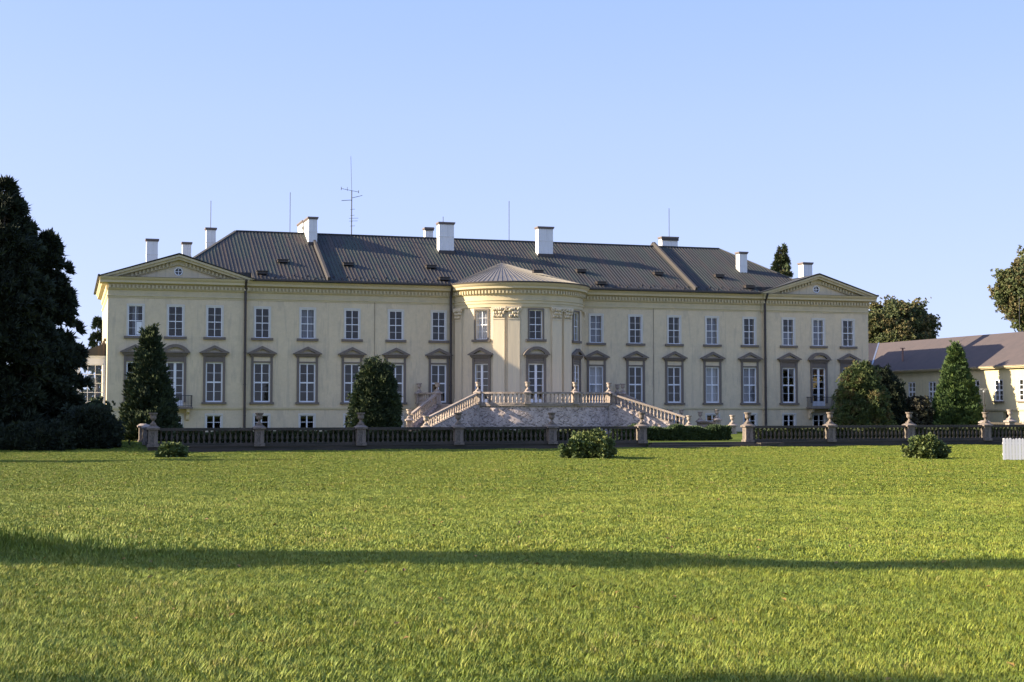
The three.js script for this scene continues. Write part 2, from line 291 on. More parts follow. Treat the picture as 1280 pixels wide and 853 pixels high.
// string courses and entablature
const bandProfile = [[-0.1, 2.02], [0.05, 2.02], [0.07, 2.1], [0.07, 2.2], [-0.1, 2.2]];
const plinth = [[-0.1, 0], [0.04, 0], [0.04, 0.35], [-0.1, 0.37]];
const entab = [[-0.2, 10.86], [0.04, 10.86], [0.04, 10.95], [0.09, 11.0], [0.09, 11.08], [0.02, 11.1], [0.02, 11.46], [0.08, 11.5], [0.14, 11.56], [0.14, 11.92], [0.2, 11.96], [0.46, 12.04], [0.46, 12.22], [0.5, 12.25], [0.6, 12.38], [0.64, 12.48], [-0.2, 12.48]];
const zoff = (prof, dz) => prof.map(([o, y]) => [o + dz, y]);
const spans = [[-34.0, -23.05, WZ], [23.05, 34.0, WZ], [-23.05, -5.2, 0], [5.2, 23.05, 0]];
const dentils = [];
for (const [x0, x1, z] of spans) {
  mesh('string_course', strip(zoff(bandProfile, z), x0, x1), M.trim, castle);
  mesh('base_course', strip(zoff(plinth, z), x0, x1), M.plasterPale, castle);
  const e0 = x0 === -34 ? x0 - 0.64 : x0, e1 = x1 === 34 ? x1 + 0.64 : x1;
  mesh('cornice', strip(zoff(entab, z), x0 === -34 ? -34.02 : x0, x1 === 34 ? 34.02 : x1), M.trim, castle);
  if (z) mesh('cornice_end', strip(zoff(entab.slice(9), z), x0 === -34 ? e0 : 34.02, x0 === -34 ? -34.02 : e1), M.trim, castle);
  for (let x = x0 + 0.12; x < x1; x += 0.3) dentils.push(bx(0.14, 0.26, 0.16, x, 11.76, z + 0.2));
}
for (const s of [-1, 1]) {
  const g = s > 0 ? strip(entab, -18, 0) : strip(entab, 0, 18); g.rotateY(s * Math.PI / 2);
  mesh('cornice', g, M.trim, castle, [s * 34, 0, -18]);
}
// rotunda
const RR = 5.75, RZ = -1.0, RA = 80 * Math.PI / 180, DEG = Math.PI / 180;
const rot = part('round_bay', castle, [0, 0, RZ]);
function curved(a0, a1, y0, y1, r0, r1) {
  const n = Math.max(1, Math.round((a1 - a0) / (2.5 * DEG))), g = new THREE.BoxGeometry(1, 1, 1, n, 1, 1), p = g.attributes.position, uv = g.attributes.uv;
  for (let i = 0; i < p.count; i++) { const a = a0 + (p.getX(i) + 0.5) * (a1 - a0), y = y0 + (p.getY(i) + 0.5) * (y1 - y0), r = r0 + (p.getZ(i) + 0.5) * (r1 - r0); p.setXYZ(i, r * Math.sin(a), y, r * Math.cos(a)); uv.setXY(i, a * RR, y); }
  g.computeVertexNormals(); return g;
}
{
  const hw = Math.asin(PNW / 2 / RR), hu = Math.asin(UPW / 2 / RR), at = [-46.5 * DEG, 0, 46.5 * DEG], cells = [];
  const col = (a0, a1) => cells.push(curved(a0, a1, 0, EAVE - 0.1, RR - 0.4, RR));
  let a = -RA;
  for (const c of at) {
    col(a, c - hw); a = c + hw;
    for (const [y0, y1] of [[0, PN - 0.17], [PN + PNH, UP], [UP + UPH, EAVE - 0.1]]) cells.push(curved(c - hw, c + hw, y0, y1, RR - 0.4, RR));
    cells.push(curved(c - hw, c - hu, UP, UP + UPH, RR - 0.4, RR), curved(c + hu, c + hw, UP, UP + UPH, RR - 0.4, RR));
  }
  col(a, RA);
  mesh('wall', merge(cells), M.plasterPale, rot);
  at.forEach((c, i) => {
    const x = RR * Math.sin(c), z = RZ + RR * Math.cos(c) - 0.02;
    upperWindow(x, z, i === 0 ? 1 : 0, 4, c, castle, true);
    lowerWindow(x, z, { hood: i === 1 ? 'arc' : 'tri', fill: 'dark', door: 2, turn: c });
  });
  // pilasters with leafy capitals
  const capLeaf = new THREE.SphereGeometry(0.5, 7, 5), r = mulberry(8);
  for (const d of [-72, -30.8, -18.6, 18.6, 30.8, 72]) {
    const c = d * DEG, pil = part('pilaster', rot, [(RR + 0.0) * Math.sin(c), 0, (RR + 0.0) * Math.cos(c)], c);
    mesh('shaft', bx(0.98, 7.45 - 0.2, 0.22, 0, 2.45 + 0.35 + 3.4, 0.05), M.plasterPale, pil);
    mesh('foot', merge([bx(1.14, 0.3, 0.34, 0, 2.6, 0.06), bx(1.06, 0.14, 0.29, 0, 2.82, 0.06)]), M.plasterPale, pil);
    const leaves = [bx(1.0, 0.1, 0.27, 0, 9.52, 0.06), bx(0.92, 0.9, 0.2, 0, 10.0, 0.06), bx(1.24, 0.13, 0.42, 0, 10.47, 0.08)];
    for (let k = 0; k < 26; k++) { const row = k % 3, g = capLeaf.clone(); g.scale(0.17, 0.3, 0.2); g.rotateX(0.5); g.rotateZ((r() - 0.5) * 0.8); g.translate(-0.46 + 0.92 * r(), 9.72 + row * 0.27 + r() * 0.06, 0.17 + row * 0.045); leaves.push(g); }
    for (const s of [-1, 1]) { const g = new THREE.TorusGeometry(0.12, 0.055, 5, 10); g.translate(s * 0.48, 10.3, 0.24); leaves.push(g); }
    mesh('capital', merge(leaves), M.plasterPale, pil);
  }
  const prof = [[-0.2, 10.5], [0.1, 10.5], [0.1, 10.78], [0.15, 10.8], [0.15, 11.0], [0.2, 11.04], [0.2, 11.1], [0.1, 11.12], [0.1, 11.5], [0.16, 11.54], [0.22, 11.58], [0.22, 11.92], [0.28, 11.96], [0.5, 12.04], [0.5, 12.22], [0.55, 12.26], [0.66, 12.4], [0.7, 12.48], [-0.2, 12.48]];
  const lg = new THREE.LatheGeometry(prof.map(([o, y]) => new THREE.Vector2(RR + o, y)), 72, -RA, 2 * RA);
  mesh('cornice', toCreasedNormals(lg, 0.5), M.trim, rot);
  const dl = []; for (let k = -1.32; k <= 1.32; k += 0.3 / 6) { const g = bx(0.14, 0.26, 0.16, 0, 11.76, RR + 0.27); g.rotateY(k); dl.push(g); }
  const dm = mesh('dentils', merge(dl), M.trim, rot); dm.userData.kind = 'stuff';
  mesh('gutter', toCreasedNormals(new THREE.LatheGeometry([[0.5, 12.485], [0.74, 12.485], [0.76, 12.6], [0.6, 12.62]].map(([o, y]) => new THREE.Vector2(RR + o, y)), 72, -RA, 2 * RA), 0.5), M.gutter, rot);
}
// pediments over the end wings
for (const s of [-1, 1]) {
  const ped = part('pediment', castle, [s * 28.6, 0, WZ]);
  const HW = 6.05, Y0 = 12.49, RISE = 1.86, apexX = 0, L = Math.hypot(HW, RISE), nx = RISE / L;
  const ring = (t0, t1, depth, z) => {      // a raking band between two depths below the upper edge
    const k0 = t0 / (HW / L), k1 = t1 / (HW / L), top = Y0 + RISE;
    const w0 = HW * (1 - k0 / RISE), w1 = HW * (1 - k1 / RISE);
    const g = poly([[-w0, Y0], [0, top - k0], [w0, Y0], [w1, Y0], [0, top - k1], [-w1, Y0]], depth); g.translate(0, 0, z); return g;
  };
  mesh('raking_cornice', merge([ring(0, 0.16, 0.64, 0), ring(0.162, 0.36, 0.5, 0), ring(0.362, 0.66, 0.14, 0), ring(0.662, 0.72, 0.2, 0)]), M.trim, ped);
  const dl = [];
  for (const q of [-1, 1]) for (let d = 0.6; d < HW - 1.0; d += 0.3) { const x = q * d, y = Y0 + RISE * (1 - d / HW) - 0.56; if (y > Y0 + 0.15) dl.push(bx(0.14, 0.26, 0.16, x, y, 0.2)); }
  mesh('dentils', merge(dl), M.trim, ped).userData.kind = 'stuff';
  const sh = new THREE.Shape([[-3.9, Y0], [3.9, Y0], [0, Y0 + 1.2]].map((p) => new THREE.Vector2(...p))), hole = new THREE.Path(); hole.absarc(0, Y0 + 0.55, 0.3, 0, Math.PI * 2); sh.holes.push(hole);
  const t = new THREE.ExtrudeGeometry(sh, { depth: 0.2, bevelEnabled: false, curveSegments: 20 }); t.translate(0, 0, -0.17); mesh('tympanum', t, M.plaster, ped);
  const fr = new THREE.TorusGeometry(0.3, 0.045, 8, 28); fr.translate(0, Y0 + 0.55, 0.03);
  mesh('round_window', merge([fr, bx(0.05, 0.56, 0.05, 0, Y0 + 0.55, -0.03), bx(0.56, 0.05, 0.05, 0, Y0 + 0.55, -0.03)]), M.white, ped);
  const gg = new THREE.CircleGeometry(0.3, 24); gg.translate(0, Y0 + 0.55, -0.06); mesh('pane', gg, M.glass, ped);
}
mesh('dentils', merge(dentils), M.trim, castle).userData.kind = 'stuff';
// balconies on the wings
for (const s of [-1, 1]) {
  const b = part('balcony', castle, [s * 28.79, 0, WZ]), slab = bx(2.7, 0.14, 0.95, 0, 2.15, 0.48); mesh('slab', slab, M.greyTrim, b);
  const rail = [bx(2.6, 0.05, 0.05, 0, 3.14, 0.9), bx(0.05, 0.05, 0.85, -1.28, 3.14, 0.46), bx(0.05, 0.05, 0.85, 1.28, 3.14, 0.46), bx(2.6, 0.04, 0.04, 0, 2.32, 0.9)];
  for (let x = -1.28; x <= 1.29; x += 0.128) rail.push(bx(0.022, 0.9, 0.022, x, 2.68, 0.9));
  for (let z = 0.1; z < 0.9; z += 0.13) for (const q of [-1.28, 1.28]) rail.push(bx(0.022, 0.9, 0.022, q, 2.68, z));
  mesh('railing', merge(rail), M.iron, b);
  for (const q of [-1.0, 1.0]) { const g = poly([[0, 0], [-0.8, 0], [-0.72, -0.25], [-0.35, -0.45], [-0.2, -0.85], [0, -0.95]], 0.22); g.rotateY(Math.PI / 2); g.translate(q - 0.11, 2.08, 0.0); mesh('console', g, M.plasterPale, b); }
}
// downpipes
for (const [x, z] of [[-23.3, 0.36], [23.3, 0.36], [-6.1, 0.26]]) {
  const d = part('downpipe', castle, [x, 0, z]);
  mesh('pipe', merge([rod(V(0, 0.05, 0), V(0, 11.75, 0), 0.105, 10), rod(V(0, 11.7, 0), V(0, 12.45, 0.55), 0.1, 8)]), M.gutter, d);
  for (const y of [1.5, 4, 6.6, 9.2]) mesh('bracket', rod(V(0, y, 0), V(0, y + 0.08, 0), 0.12, 10), M.gutter, d);
}
for (const x of [-12.6, 12.5]) mesh('lightning_conductor', rod(V(x, 2.2, 0.05), V(x, 11, 0.05), 0.018, 6), M.greyTrim, castle);
// the main roof
const ROOF_T = (17.6 - 12.5) / 9.55, HX = 29.8, RX = 23.1, RIDGE = 17.6, RDZ = -8.8, EZ = 0.75, BZ = -18.4;
const roofY = (z) => 12.5 + ROOF_T * (EZ - z);
const roof = part('roof', castle);
{
  const CX = 22.75, CZ = -0.55, hipX = (z) => HX - (HX - RX) * (EZ - z) / (EZ - RDZ), v = [[-CX, 12.5, EZ], [CX, 12.5, EZ], [RX, RIDGE, RDZ], [-RX, RIDGE, RDZ], [-HX, 12.5, BZ], [HX, 12.5, BZ],
    [CX, roofY(CZ), CZ], [hipX(CZ), roofY(CZ), CZ], [-CX, roofY(CZ), CZ], [-hipX(CZ), roofY(CZ), CZ], [CX, 12.4, CZ], [HX, 12.4, CZ], [-CX, 12.4, CZ], [-HX, 12.4, CZ], [CX, 12.4, EZ], [-CX, 12.4, EZ]];
  mesh('roof_sheet', flat(v, [[0, 1, 6, 8], [9, 8, 3], [8, 6, 2, 3], [6, 7, 2], [7, 11, 5, 2], [5, 4, 3, 2], [4, 13, 9, 3], [10, 11, 7, 6], [13, 12, 8, 9], [1, 14, 10, 6], [15, 0, 8, 12], [15, 14, 1, 0]], (p) => [p[0], p[2] * 1.13 + p[1]]), M.roof, roof);
  const ribs = [], r = mulberry(3);
  for (let x = -HX + 0.3; x < HX; x += 0.30) {
    const over = Math.max(0, Math.abs(x) - RX) / (HX - RX), zt = EZ + (RDZ - EZ) * (1 - over);
    if (EZ - zt < 1.6) continue;
    const zb = Math.abs(x) > CX ? CZ : EZ;
    ribs.push(beam(V(x + (r() - 0.5) * 0.03, roofY(zb) + 0.02, zb), V(x + (r() - 0.5) * 0.03, roofY(zt) + 0.02, zt), 0.035, 0.045));
  }
  mesh('standing_seams', merge(ribs), M.rib, roof).userData.kind = 'stuff';
  mesh('ridge_capping', merge([beam(V(-RX, RIDGE, RDZ), V(RX, RIDGE, RDZ), 0.35, 0.1), beam(V(-hipX(CZ), roofY(CZ), CZ), V(-RX, RIDGE, RDZ), 0.28, 0.09), beam(V(hipX(CZ), roofY(CZ), CZ), V(RX, RIDGE, RDZ), 0.28, 0.09)]), M.rib, roof);
  for (const x of [-16.6, 16.3]) { const f = merge([beam(V(x, 12.65, EZ + 0.05), V(x, RIDGE + 0.17, RDZ), 0.2, 0.5), beam(V(x, RIDGE + 0.17, RDZ), V(x, 12.65, BZ), 0.2, 0.5)]); mesh('fire_wall', f, std({ color: lin(0.055, 0.048, 0.043) }), roof); }
  for (const [x0, x1] of [[-23.0, -5.6], [5.6, 23.0]]) mesh('gutter', bx(x1 - x0, 0.15, 0.16, (x0 + x1) / 2, 12.54, EZ + 0.0), M.gutter, roof);
  // end-wing roofs
  for (const s of [-1, 1]) {
    const cx = s * 28.6, w = 6.1, zf = WZ + 0.68, y0 = 12.5, y1 = 14.42, q = [[cx - w, y0, zf], [cx + w, y0, zf], [cx, y1, zf], [cx - w, y0, BZ], [cx + w, y0, BZ], [cx, y1, BZ]];
    mesh('wing_roof', flat(q, [[0, 2, 5, 3], [1, 4, 5, 2], [3, 5, 4], [0, 3, 4, 1]], (p) => [p[0] * 1.05, p[2]]), M.roof, roof);
    mesh('verge', merge([beam(V(cx - w, y0 + 0.03, zf - 0.25), V(cx, y1 + 0.03, zf - 0.25), 0.56, 0.06), beam(V(cx + w, y0 + 0.03, zf - 0.25), V(cx, y1 + 0.03, zf - 0.25), 0.56, 0.06)]), M.rib, roof);
    const g = rod(V(s * 34.72, 12.55, 0.8), V(s * 34.72, 12.55, BZ), 0.1, 8); mesh('gutter', g, M.gutter, roof);
  }
  // low half cone over the round bay
  const n = 36, cr = RR + 0.62, ring = []; for (let k = 0; k <= n; k++) { const a = -88 * DEG + 176 * DEG * k / n; ring.push([cr * Math.sin(a), 12.56, RZ + cr * Math.cos(a)]); }
  const apex = [-0.35, 15.02, -3.95], vv = [...ring, apex], ff = []; for (let k = 0; k < n; k++) ff.push([k, k + 1, n + 1]);
  const cone = mesh('bay_roof', flat(vv, ff, (p) => [p[0] * 1.1, p[2] * 1.1]), M.coneRoof, roof);
  const cs = []; for (let k = 0; k <= 44; k++) { const a = -86 * DEG + 172 * DEG * k / 44, e = V(cr * Math.sin(a), 12.58, RZ + cr * Math.cos(a)), p = V(...apex); cs.push(beam(e, e.clone().lerp(p, 0.94 - 0.14 * (k % 2)), 0.04, 0.05)); }
  mesh('seams', merge(cs), M.coneRib, cone).userData.kind = 'stuff';
  // roof vents
  const vent = merge([bx(0.85, 0.2, 0.5, 0, 0.14, 0), bx(0.97, 0.05, 0.66, 0, 0.26, 0.02)]);
  for (const [x, z] of [[-19.9, -2.6], [-14.4, -2.4], [-7.2, -2.4], [6.6, -2.5], [14, -2.4], [20, -2.3], [-21.9, -0.3], [-6.6, -0.1], [7.6, -0.1], [22, -0.2]]) mesh('vent', vent, M.gutter, roof, [x, roofY(z), z]);
  mesh('vent', vent, M.gutter, roof, [1.2, 13.62, 1.6]);
  const sg = []; for (let x = -22; x < 22.5; x += 1.1) if (Math.abs(x) > 6.6) sg.push(bx(0.14, 0.12, 0.1, x, roofY(0.3) + 0.06, 0.3), bx(0.14, 0.12, 0.1, x + 0.5, roofY(-0.1) + 0.06, -0.1));
  mesh('snow_guards', merge(sg), M.gutter, roof).userData.kind = 'stuff';
  // chimneys: x, front z, width, depth, foot, top
  for (const [x, z, w, d, y0, y1] of [[-16.75, -6.4, 0.74, 2.7, 15.9, 18.75], [-16.75, -9.7, 0.74, 3.0, 15.8, 18.85], [-4.95, -5.6, 1.35, 0.85, 15.4, 18.65], [4.35, -5.6, 1.4, 0.85, 15.4, 18.6], [-5.3, -10.6, 0.75, 0.7, 16, 18.75], [18.7, -10.4, 1.65, 0.8, 16, 18.75], [23.1, -3.5, 0.78, 0.75, 14.2, 16.7], [30.5, -4.7, 0.95, 0.95, 13.2, 16.05], [-30.4, -4.7, 0.9, 0.8, 13.2, 16.15], [-26.9, -13.6, 0.75, 0.75, 13, 17.0], [-25.25, -8.6, 0.8, 0.8, 14, 17.75]]) {
    const c = mesh('chimney', bx(w, y1 - y0 - 0.18, d, 0, (y0 + y1 - 0.18) / 2, -d / 2), M.chimney, roof, [x, 0, z]);
    mesh('chimney_cap', merge([bx(w + 0.1, 0.09, d + 0.1, 0, y1 - 0.135, -d / 2), bx(w + 0.2, 0.12, d + 0.2, 0, y1 - 0.03, -d / 2)]), M.chimneyCap, roof, [x, 0, z]);
    mesh('chimney_band', bx(w + 0.04, 0.07, d + 0.04, 0, y1 - 1.25, -d / 2), M.chimney, roof, [x, 0, z]);
    if (y0 > 15) mesh('chimney_flashing', bx(w + 0.12, 0.3, 0.12, 0, roofY(z) + 0.1, 0.03), M.gutter, roof, [x, 0, z]);
  }
  for (const [x, z, y0, y1] of [[-25.25, -9.1, 17.6, 20.2], [-18.4, RDZ, 17.5, 21.2], [1.85, RDZ, 17.5, 21.3], [18.75, -10.7, 18.6, 21.6], [-5.2, -5.9, 18.6, 19.2]]) mesh('lightning_rod', rod(V(x, y0, z), V(x, y1, z), 0.028, 6), M.iron, roof);
}
// rooftop aerial
{
  const a = thing('rooftop_aerial', 'thin metal aerial mast with cross arms and a whip on the roof ridge', 'aerial', [-12.9, 18.1, RDZ]);
  mesh('mast', rod(V(0, -0.1, 0), V(0, 4.0, 0), 0.045, 8), M.iron, a); mesh('whip', rod(V(0, 4.0, 0), V(-0.1, 7.1, 0), 0.018, 6), M.iron, a);
  mesh('top_arm', merge([rod(V(-0.95, 4.15, 0), V(0.65, 3.9, 0), 0.02), rod(V(-0.95, 4.0, 0), V(-0.95, 4.3, 0), 0.03), rod(V(-0.4, 3.95, 0), V(-0.4, 4.3, 0), 0.02), rod(V(0.62, 3.8, 0), V(0.62, 4.05, 0), 0.03)]), M.iron, a);
  mesh('dipole', rod(V(-0.95, 3.05, 0.1), V(-0.05, 3.15, 0), 0.03), M.galv, a); mesh('dipole', rod(V(0.05, 3.35, 0), V(0.95, 3.6, 0.1), 0.03), M.galv, a);
  for (const [y, l] of [[2.3, 0.3], [1.75, 0.25], [1.5, 0.6], [1.25, 0.55], [0.8, 0.3]]) mesh('rung', rod(V(-l * 0.4, y, 0), V(l, y + 0.05, 0), 0.016), M.iron, a);
}
// glazed veranda on the left flank
{
  const v = thing('veranda', 'white glazed veranda with lean-to roof against the flank of the left wing', 'veranda', [-36.35, 0.5, -3]);
  mesh('wall', merge([bx(2.3, 2.6, 0.25, 1.15, 1.3, 0), bx(0.3, 3.6, 0.25, 0.15, 4.4, 0), bx(0.14, 3.6, 0.25, 2.23, 4.4, 0), bx(1.86, 0.55, 0.25, 1.23, 5.92, 0), bx(0.25, 6.2, 9, 0.1, 3.1, -4.63)]), M.white, v);
  mesh('cornice', bx(2.55, 0.16, 9.4, 1.05, 6.28, -4.5), M.white, v);
  const rf = flat([[-0.25, 6.37, 0.3], [2.3, 7.4, 0.3], [2.3, 7.4, -9.2], [-0.25, 6.37, -9.2], [2.3, 6.37, 0.3], [2.3, 6.37, -9.2]], [[0, 1, 2, 3], [0, 4, 1], [3, 2, 5], [0, 3, 5, 4]], (p) => [p[0], p[2]]); mesh('roof', rf, M.roof, v);
  const w = part('window', v, [1.23, 2.62, 0]); sash(w, 1.86, 3.02, 3, 4, 0.06, 0.05, { z: 0.05 });
}

// ---------------------------------------------------------------- stone furniture of the terrace
const balGeo = new THREE.LatheGeometry([[0.07, 0], [0.07, 0.07], [0.04, 0.1], [0.05, 0.16], [0.085, 0.26], [0.07, 0.36], [0.036, 0.52], [0.036, 0.57], [0.055, 0.6], [0.055, 0.64], [0.068, 0.645], [0.068, 0.7]].map((p) => new THREE.Vector2(...p)), 8);
const urnGeo = toCreasedNormals(new THREE.LatheGeometry([[0, 0], [0.17, 0], [0.17, 0.06], [0.12, 0.08], [0.075, 0.14], [0.07, 0.2], [0.1, 0.23], [0.17, 0.28], [0.2, 0.36], [0.185, 0.46], [0.2, 0.52], [0.255, 0.56], [0.265, 0.6], [0.255, 0.63], [0.2, 0.62], [0.15, 0.56], [0, 0.54]].map((p) => new THREE.Vector2(...p)), 18), 0.7);
const urnPlinth = bx(0.34, 0.07, 0.34, 0, 0.035, 0);
function urn(x, y, z, label, group, mat = M.stone) {
  const u = thing('stone_urn', label, 'urn', [x, y, z], group); mesh('foot', urnPlinth, mat, u); mesh('bowl', urnGeo, mat, u, [0, 0.07, 0]).scale.set(0.9, 1, 0.9); return u;
}
function pedestal(parent, x, y, z, h, turn = 0, mat = M.stone, w = 0.5) {
  const p = part('pedestal', parent, [x, y, z], turn);
  mesh('shaft', bx(w, h - 0.22, w, 0, (h - 0.22) / 2, 0), mat, p); mesh('foot', bx(w + 0.1, 0.16, w + 0.1, 0, 0.08, 0), mat, p);
  const cg = new THREE.CylinderGeometry((w + 0.02) * 0.5, (w + 0.2) * 0.707, 0.12, 4); cg.rotateY(Math.PI / 4); cg.translate(0, h - 0.06, 0);
  mesh('cap', merge([bx(w + 0.2, 0.1, w + 0.2, 0, h - 0.17, 0), cg]), mat, p); return p;
}
// a run of balusters with rails from a to b (points on the coping below the balusters)
function run(parent, a, b, mat, { gap = 0.285, inset = 0.28, wall = 0 } = {}) {
  const d = new THREE.Vector3().subVectors(b, a), flatLen = Math.hypot(d.x, d.z), n = Math.max(1, Math.floor((flatLen - 2 * inset) / gap));
  const e = d.clone().multiplyScalar(inset / flatLen), a2 = a.clone().add(e), b2 = b.clone().sub(e), up = (p, y) => p.clone().add(V(0, y, 0));
  mesh('top_rail', merge([beam(up(a2, 0.885), up(b2, 0.885), 0.3, 0.11), beam(up(a2, 0.96), up(b2, 0.96), 0.24, 0.04)]), mat, parent);
  mesh('bottom_rail', beam(up(a2, 0.07), up(b2, 0.07), 0.28, 0.14), mat, parent);
  for (let k = 0; k < n; k++) { const t = (k + 0.5) / n, p = a2.clone().lerp(b2, t); mesh('baluster', balGeo, mat, parent, [p.x, p.y + 0.135, p.z]); }
}
const ORD = ['first', 'second', 'third', 'fourth', 'fifth', 'sixth'];
const gardenX = [...Array(6).keys()].map((k) => 3.57 + 5.77 * k), GZ = 36;
for (const s of [-1, 1]) {
  const g = thing('garden_balustrade', s < 0 ? 'dark weathered stone garden balustrade reaching from the lawn steps to the tall dark conifers' : 'dark weathered stone garden balustrade reaching from the lawn steps towards the white picket fence', 'balustrade', [0, 0, GZ]);
  const dip = (x) => (x > 0 ? 0.0 : -0.0);
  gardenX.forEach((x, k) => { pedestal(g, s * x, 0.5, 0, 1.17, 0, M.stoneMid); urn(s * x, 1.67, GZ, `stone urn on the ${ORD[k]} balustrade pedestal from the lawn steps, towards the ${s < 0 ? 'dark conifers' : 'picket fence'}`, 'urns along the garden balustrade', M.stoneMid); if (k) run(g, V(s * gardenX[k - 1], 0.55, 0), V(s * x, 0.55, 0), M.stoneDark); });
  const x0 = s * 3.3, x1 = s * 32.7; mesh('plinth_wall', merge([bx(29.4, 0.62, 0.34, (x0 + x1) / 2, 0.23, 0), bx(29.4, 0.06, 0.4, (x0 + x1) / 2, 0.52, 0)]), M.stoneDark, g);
  // the return towards the house
  for (let k = 1; k <= 3; k++) { const z = -5.4 * k; pedestal(g, s * 32.42, 0.5, z, 1.17); run(g, V(s * 32.42, 0.55, z + 5.4), V(s * 32.42, 0.55, z), M.stoneDark); }
  mesh('plinth_wall', bx(0.34, 0.6, 16, s * 32.42, 0.24, -8.2), M.stoneDark, g);
}
{ const p = thing('garden_steps', 'low worn stone steps in the gap of the garden balustrade', 'steps', [0, 0, GZ]);
  for (let k = 0; k < 3; k++) mesh('step', bx(7.9 - k * 0.55, 0.16, 0.44, 0.3, 0.16 + k * 0.13 + 0.05, 1.15 - k * 0.42), M.stoneDark, p);
  mesh('cheek', bx(1.6, 0.42, 0.7, 4.75, 0.28, 0.65), M.stoneDark, p); }

// curved terrace with its two flights
{
  const R = 8.9, F = 2.45, t = thing('garden_terrace', 'half-round rubble stone terrace with two balustraded flights of steps before the central bay', 'terrace', [0, 0.5, 0]);
  const P = (deg, r = R) => V(r * Math.sin(deg * DEG), F, r * Math.cos(deg * DEG));
  const wg = new THREE.CylinderGeometry(R - 0.03, R + 0.12, F - 0.12, 90, 1, true, -Math.PI / 2, Math.PI); wg.translate(0, (F - 0.12) / 2, 0);
  { const u = wg.attributes.uv; for (let i = 0; i < u.count; i++) u.setXY(i, u.getX(i) * Math.PI * R, u.getY(i) * F); }
  mesh('terrace_wall', wg, M.rubble, t);
  const fg = new THREE.CylinderGeometry(R + 0.12, R + 0.12, 0.14, 90, 1, false, -Math.PI / 2, Math.PI); fg.translate(0, F - 0.07, 0); mesh('terrace_floor', fg, M.stone, t);
  const peds = [-87, -66, -39, -13, 13, 39, 66, 87];
  for (const d of peds) { const p = P(d); pedestal(t, p.x, F, p.z, 1.08, d * DEG, M.stone, 0.44); urn(p.x, 0.5 + F + 1.08, p.z, `stone urn ${Math.abs(d) === 87 ? 'by the château wall' : Math.abs(d) === 66 ? 'heading the wall side of the flight' : Math.abs(d) === 39 ? 'heading the lawn side of the flight' : 'before the middle door'} on the terrace, ${d < 0 ? 'conifer' : 'side building'} side`, 'urns on the half-round terrace'); }
  for (const [d0, d1] of [[-87, -66], [-39, -13], [-13, 13], [13, 39], [66, 87]]) {
    const k = Math.round(Math.abs(d1 - d0) / 6.5); for (let i = 0; i < k; i++) { const a = P(d0 + (d1 - d0) * i / k), b = P(d0 + (d1 - d0) * (i + 1) / k); run(t, a, b, M.stone, { inset: i === 0 || i === k - 1 ? 0.0 : 0.0, gap: 0.29 }); }
  }
  for (const s of [-1, 1]) {
    const f0 = P(39 * s), r0 = P(66 * s), f1 = V(s * 10.9, 0.42, 11.0), r1 = V(s * 11.2, 0.62, 6.7);
    const n = 14;
    for (let k = 0; k < n; k++) {   // steps between the two strings
      const a = f0.clone().lerp(f1, k / n), b = f0.clone().lerp(f1, (k + 1) / n), c = r0.clone().lerp(r1, (k + 1) / n), d = r0.clone().lerp(r1, k / n), y = F - (F - 0.05) * (k + 1) / (n + 0.3);
      const q = [[a.x, a.z], [b.x, b.z], [c.x, c.z], [d.x, d.z]], vs = [...q.map(([x, z]) => [x, y, z]), ...q.map(([x, z]) => [x, Math.max(0, y - 0.45), z])];
      const g = flat(vs, s > 0 ? [[0, 1, 2, 3], [1, 5, 6, 2]] : [[3, 2, 1, 0], [2, 6, 5, 1]], (p) => [p[0], p[2]]); mesh('step', g, M.stone, t);
    }
    for (const [a, b, front] of [[f0, f1, true], [r0, r1, false]]) {
      const dx = b.x - a.x, dz = b.z - a.z, L = Math.hypot(dx, dz), sh = poly([[0, 0], [L, 0], [L, b.y + 0.02], [0, a.y + 0.02]], 0.34); sh.translate(0, 0, -0.17); sh.rotateY(-Math.atan2(dz, dx)); sh.translate(a.x, 0, a.z);
      mesh('flight_wall', sh, M.rubble, t);
      run(t, a, b, M.stone, { inset: 0.3, gap: 0.29 });
    }
    pedestal(t, f1.x, 0, f1.z, 0.85, 0, M.stone, 0.44); urn(f1.x, 0.5 + 0.85, f1.z, `stone urn on the low pedestal ending the terrace flight, ${s < 0 ? 'conifer' : 'side building'} side`, 'urns at the feet of the flights');
    pedestal(t, r1.x, 0, r1.z, 1.35, 0, M.stone, 0.44); urn(r1.x, 0.5 + 1.35, r1.z, `stone urn on the tall pedestal ending the terrace flight, ${s < 0 ? 'conifer' : 'side building'} side`, 'tall urns at the feet of the flights');
    pedestal(t, s * 12.35, 0, 6.3, 1.35, 0, M.stone, 0.44); urn(s * 12.35, 0.5 + 1.35, 6.3, `stone urn on the outer tall pedestal by the flight, ${s < 0 ? 'conifer' : 'side building'} side`, 'tall urns at the feet of the flights');
  }
}
{ const g = thing('court_balustrade', 'short low stone balustrade with pedestals behind the hedge in front of the façade', 'balustrade', [0, 0.5, 0]);
  for (const [x, z, h, where] of [[14.8, 8, 1.3, 'on the tallest pedestal'], [14.75, 11, 0.85, 'on the lowest pedestal'], [15.6, 3, 1.1, 'on the shaded pedestal']]) { pedestal(g, x, 0.03, z, h, 0, M.stone, 0.46); urn(x, 0.53 + h, z, `stone urn ${where} of the short balustrade behind the hedge`, 'urns on the short balustrade'); }
  run(g, V(15.6, 0.05, 3), V(14.8, 0.05, 8), M.stone); }
{ const g = thing('garden_pedestal', 'lone sunlit stone pedestal behind the balustrade near the picket fence', 'pedestal', [28.7, 0.5, 28]); pedestal(g, 0, 0.03, 0, 1.3, 0, M.stone, 0.46); urn(28.7, 1.83, 28, 'stone urn on the lone sunlit pedestal near the picket fence'); }

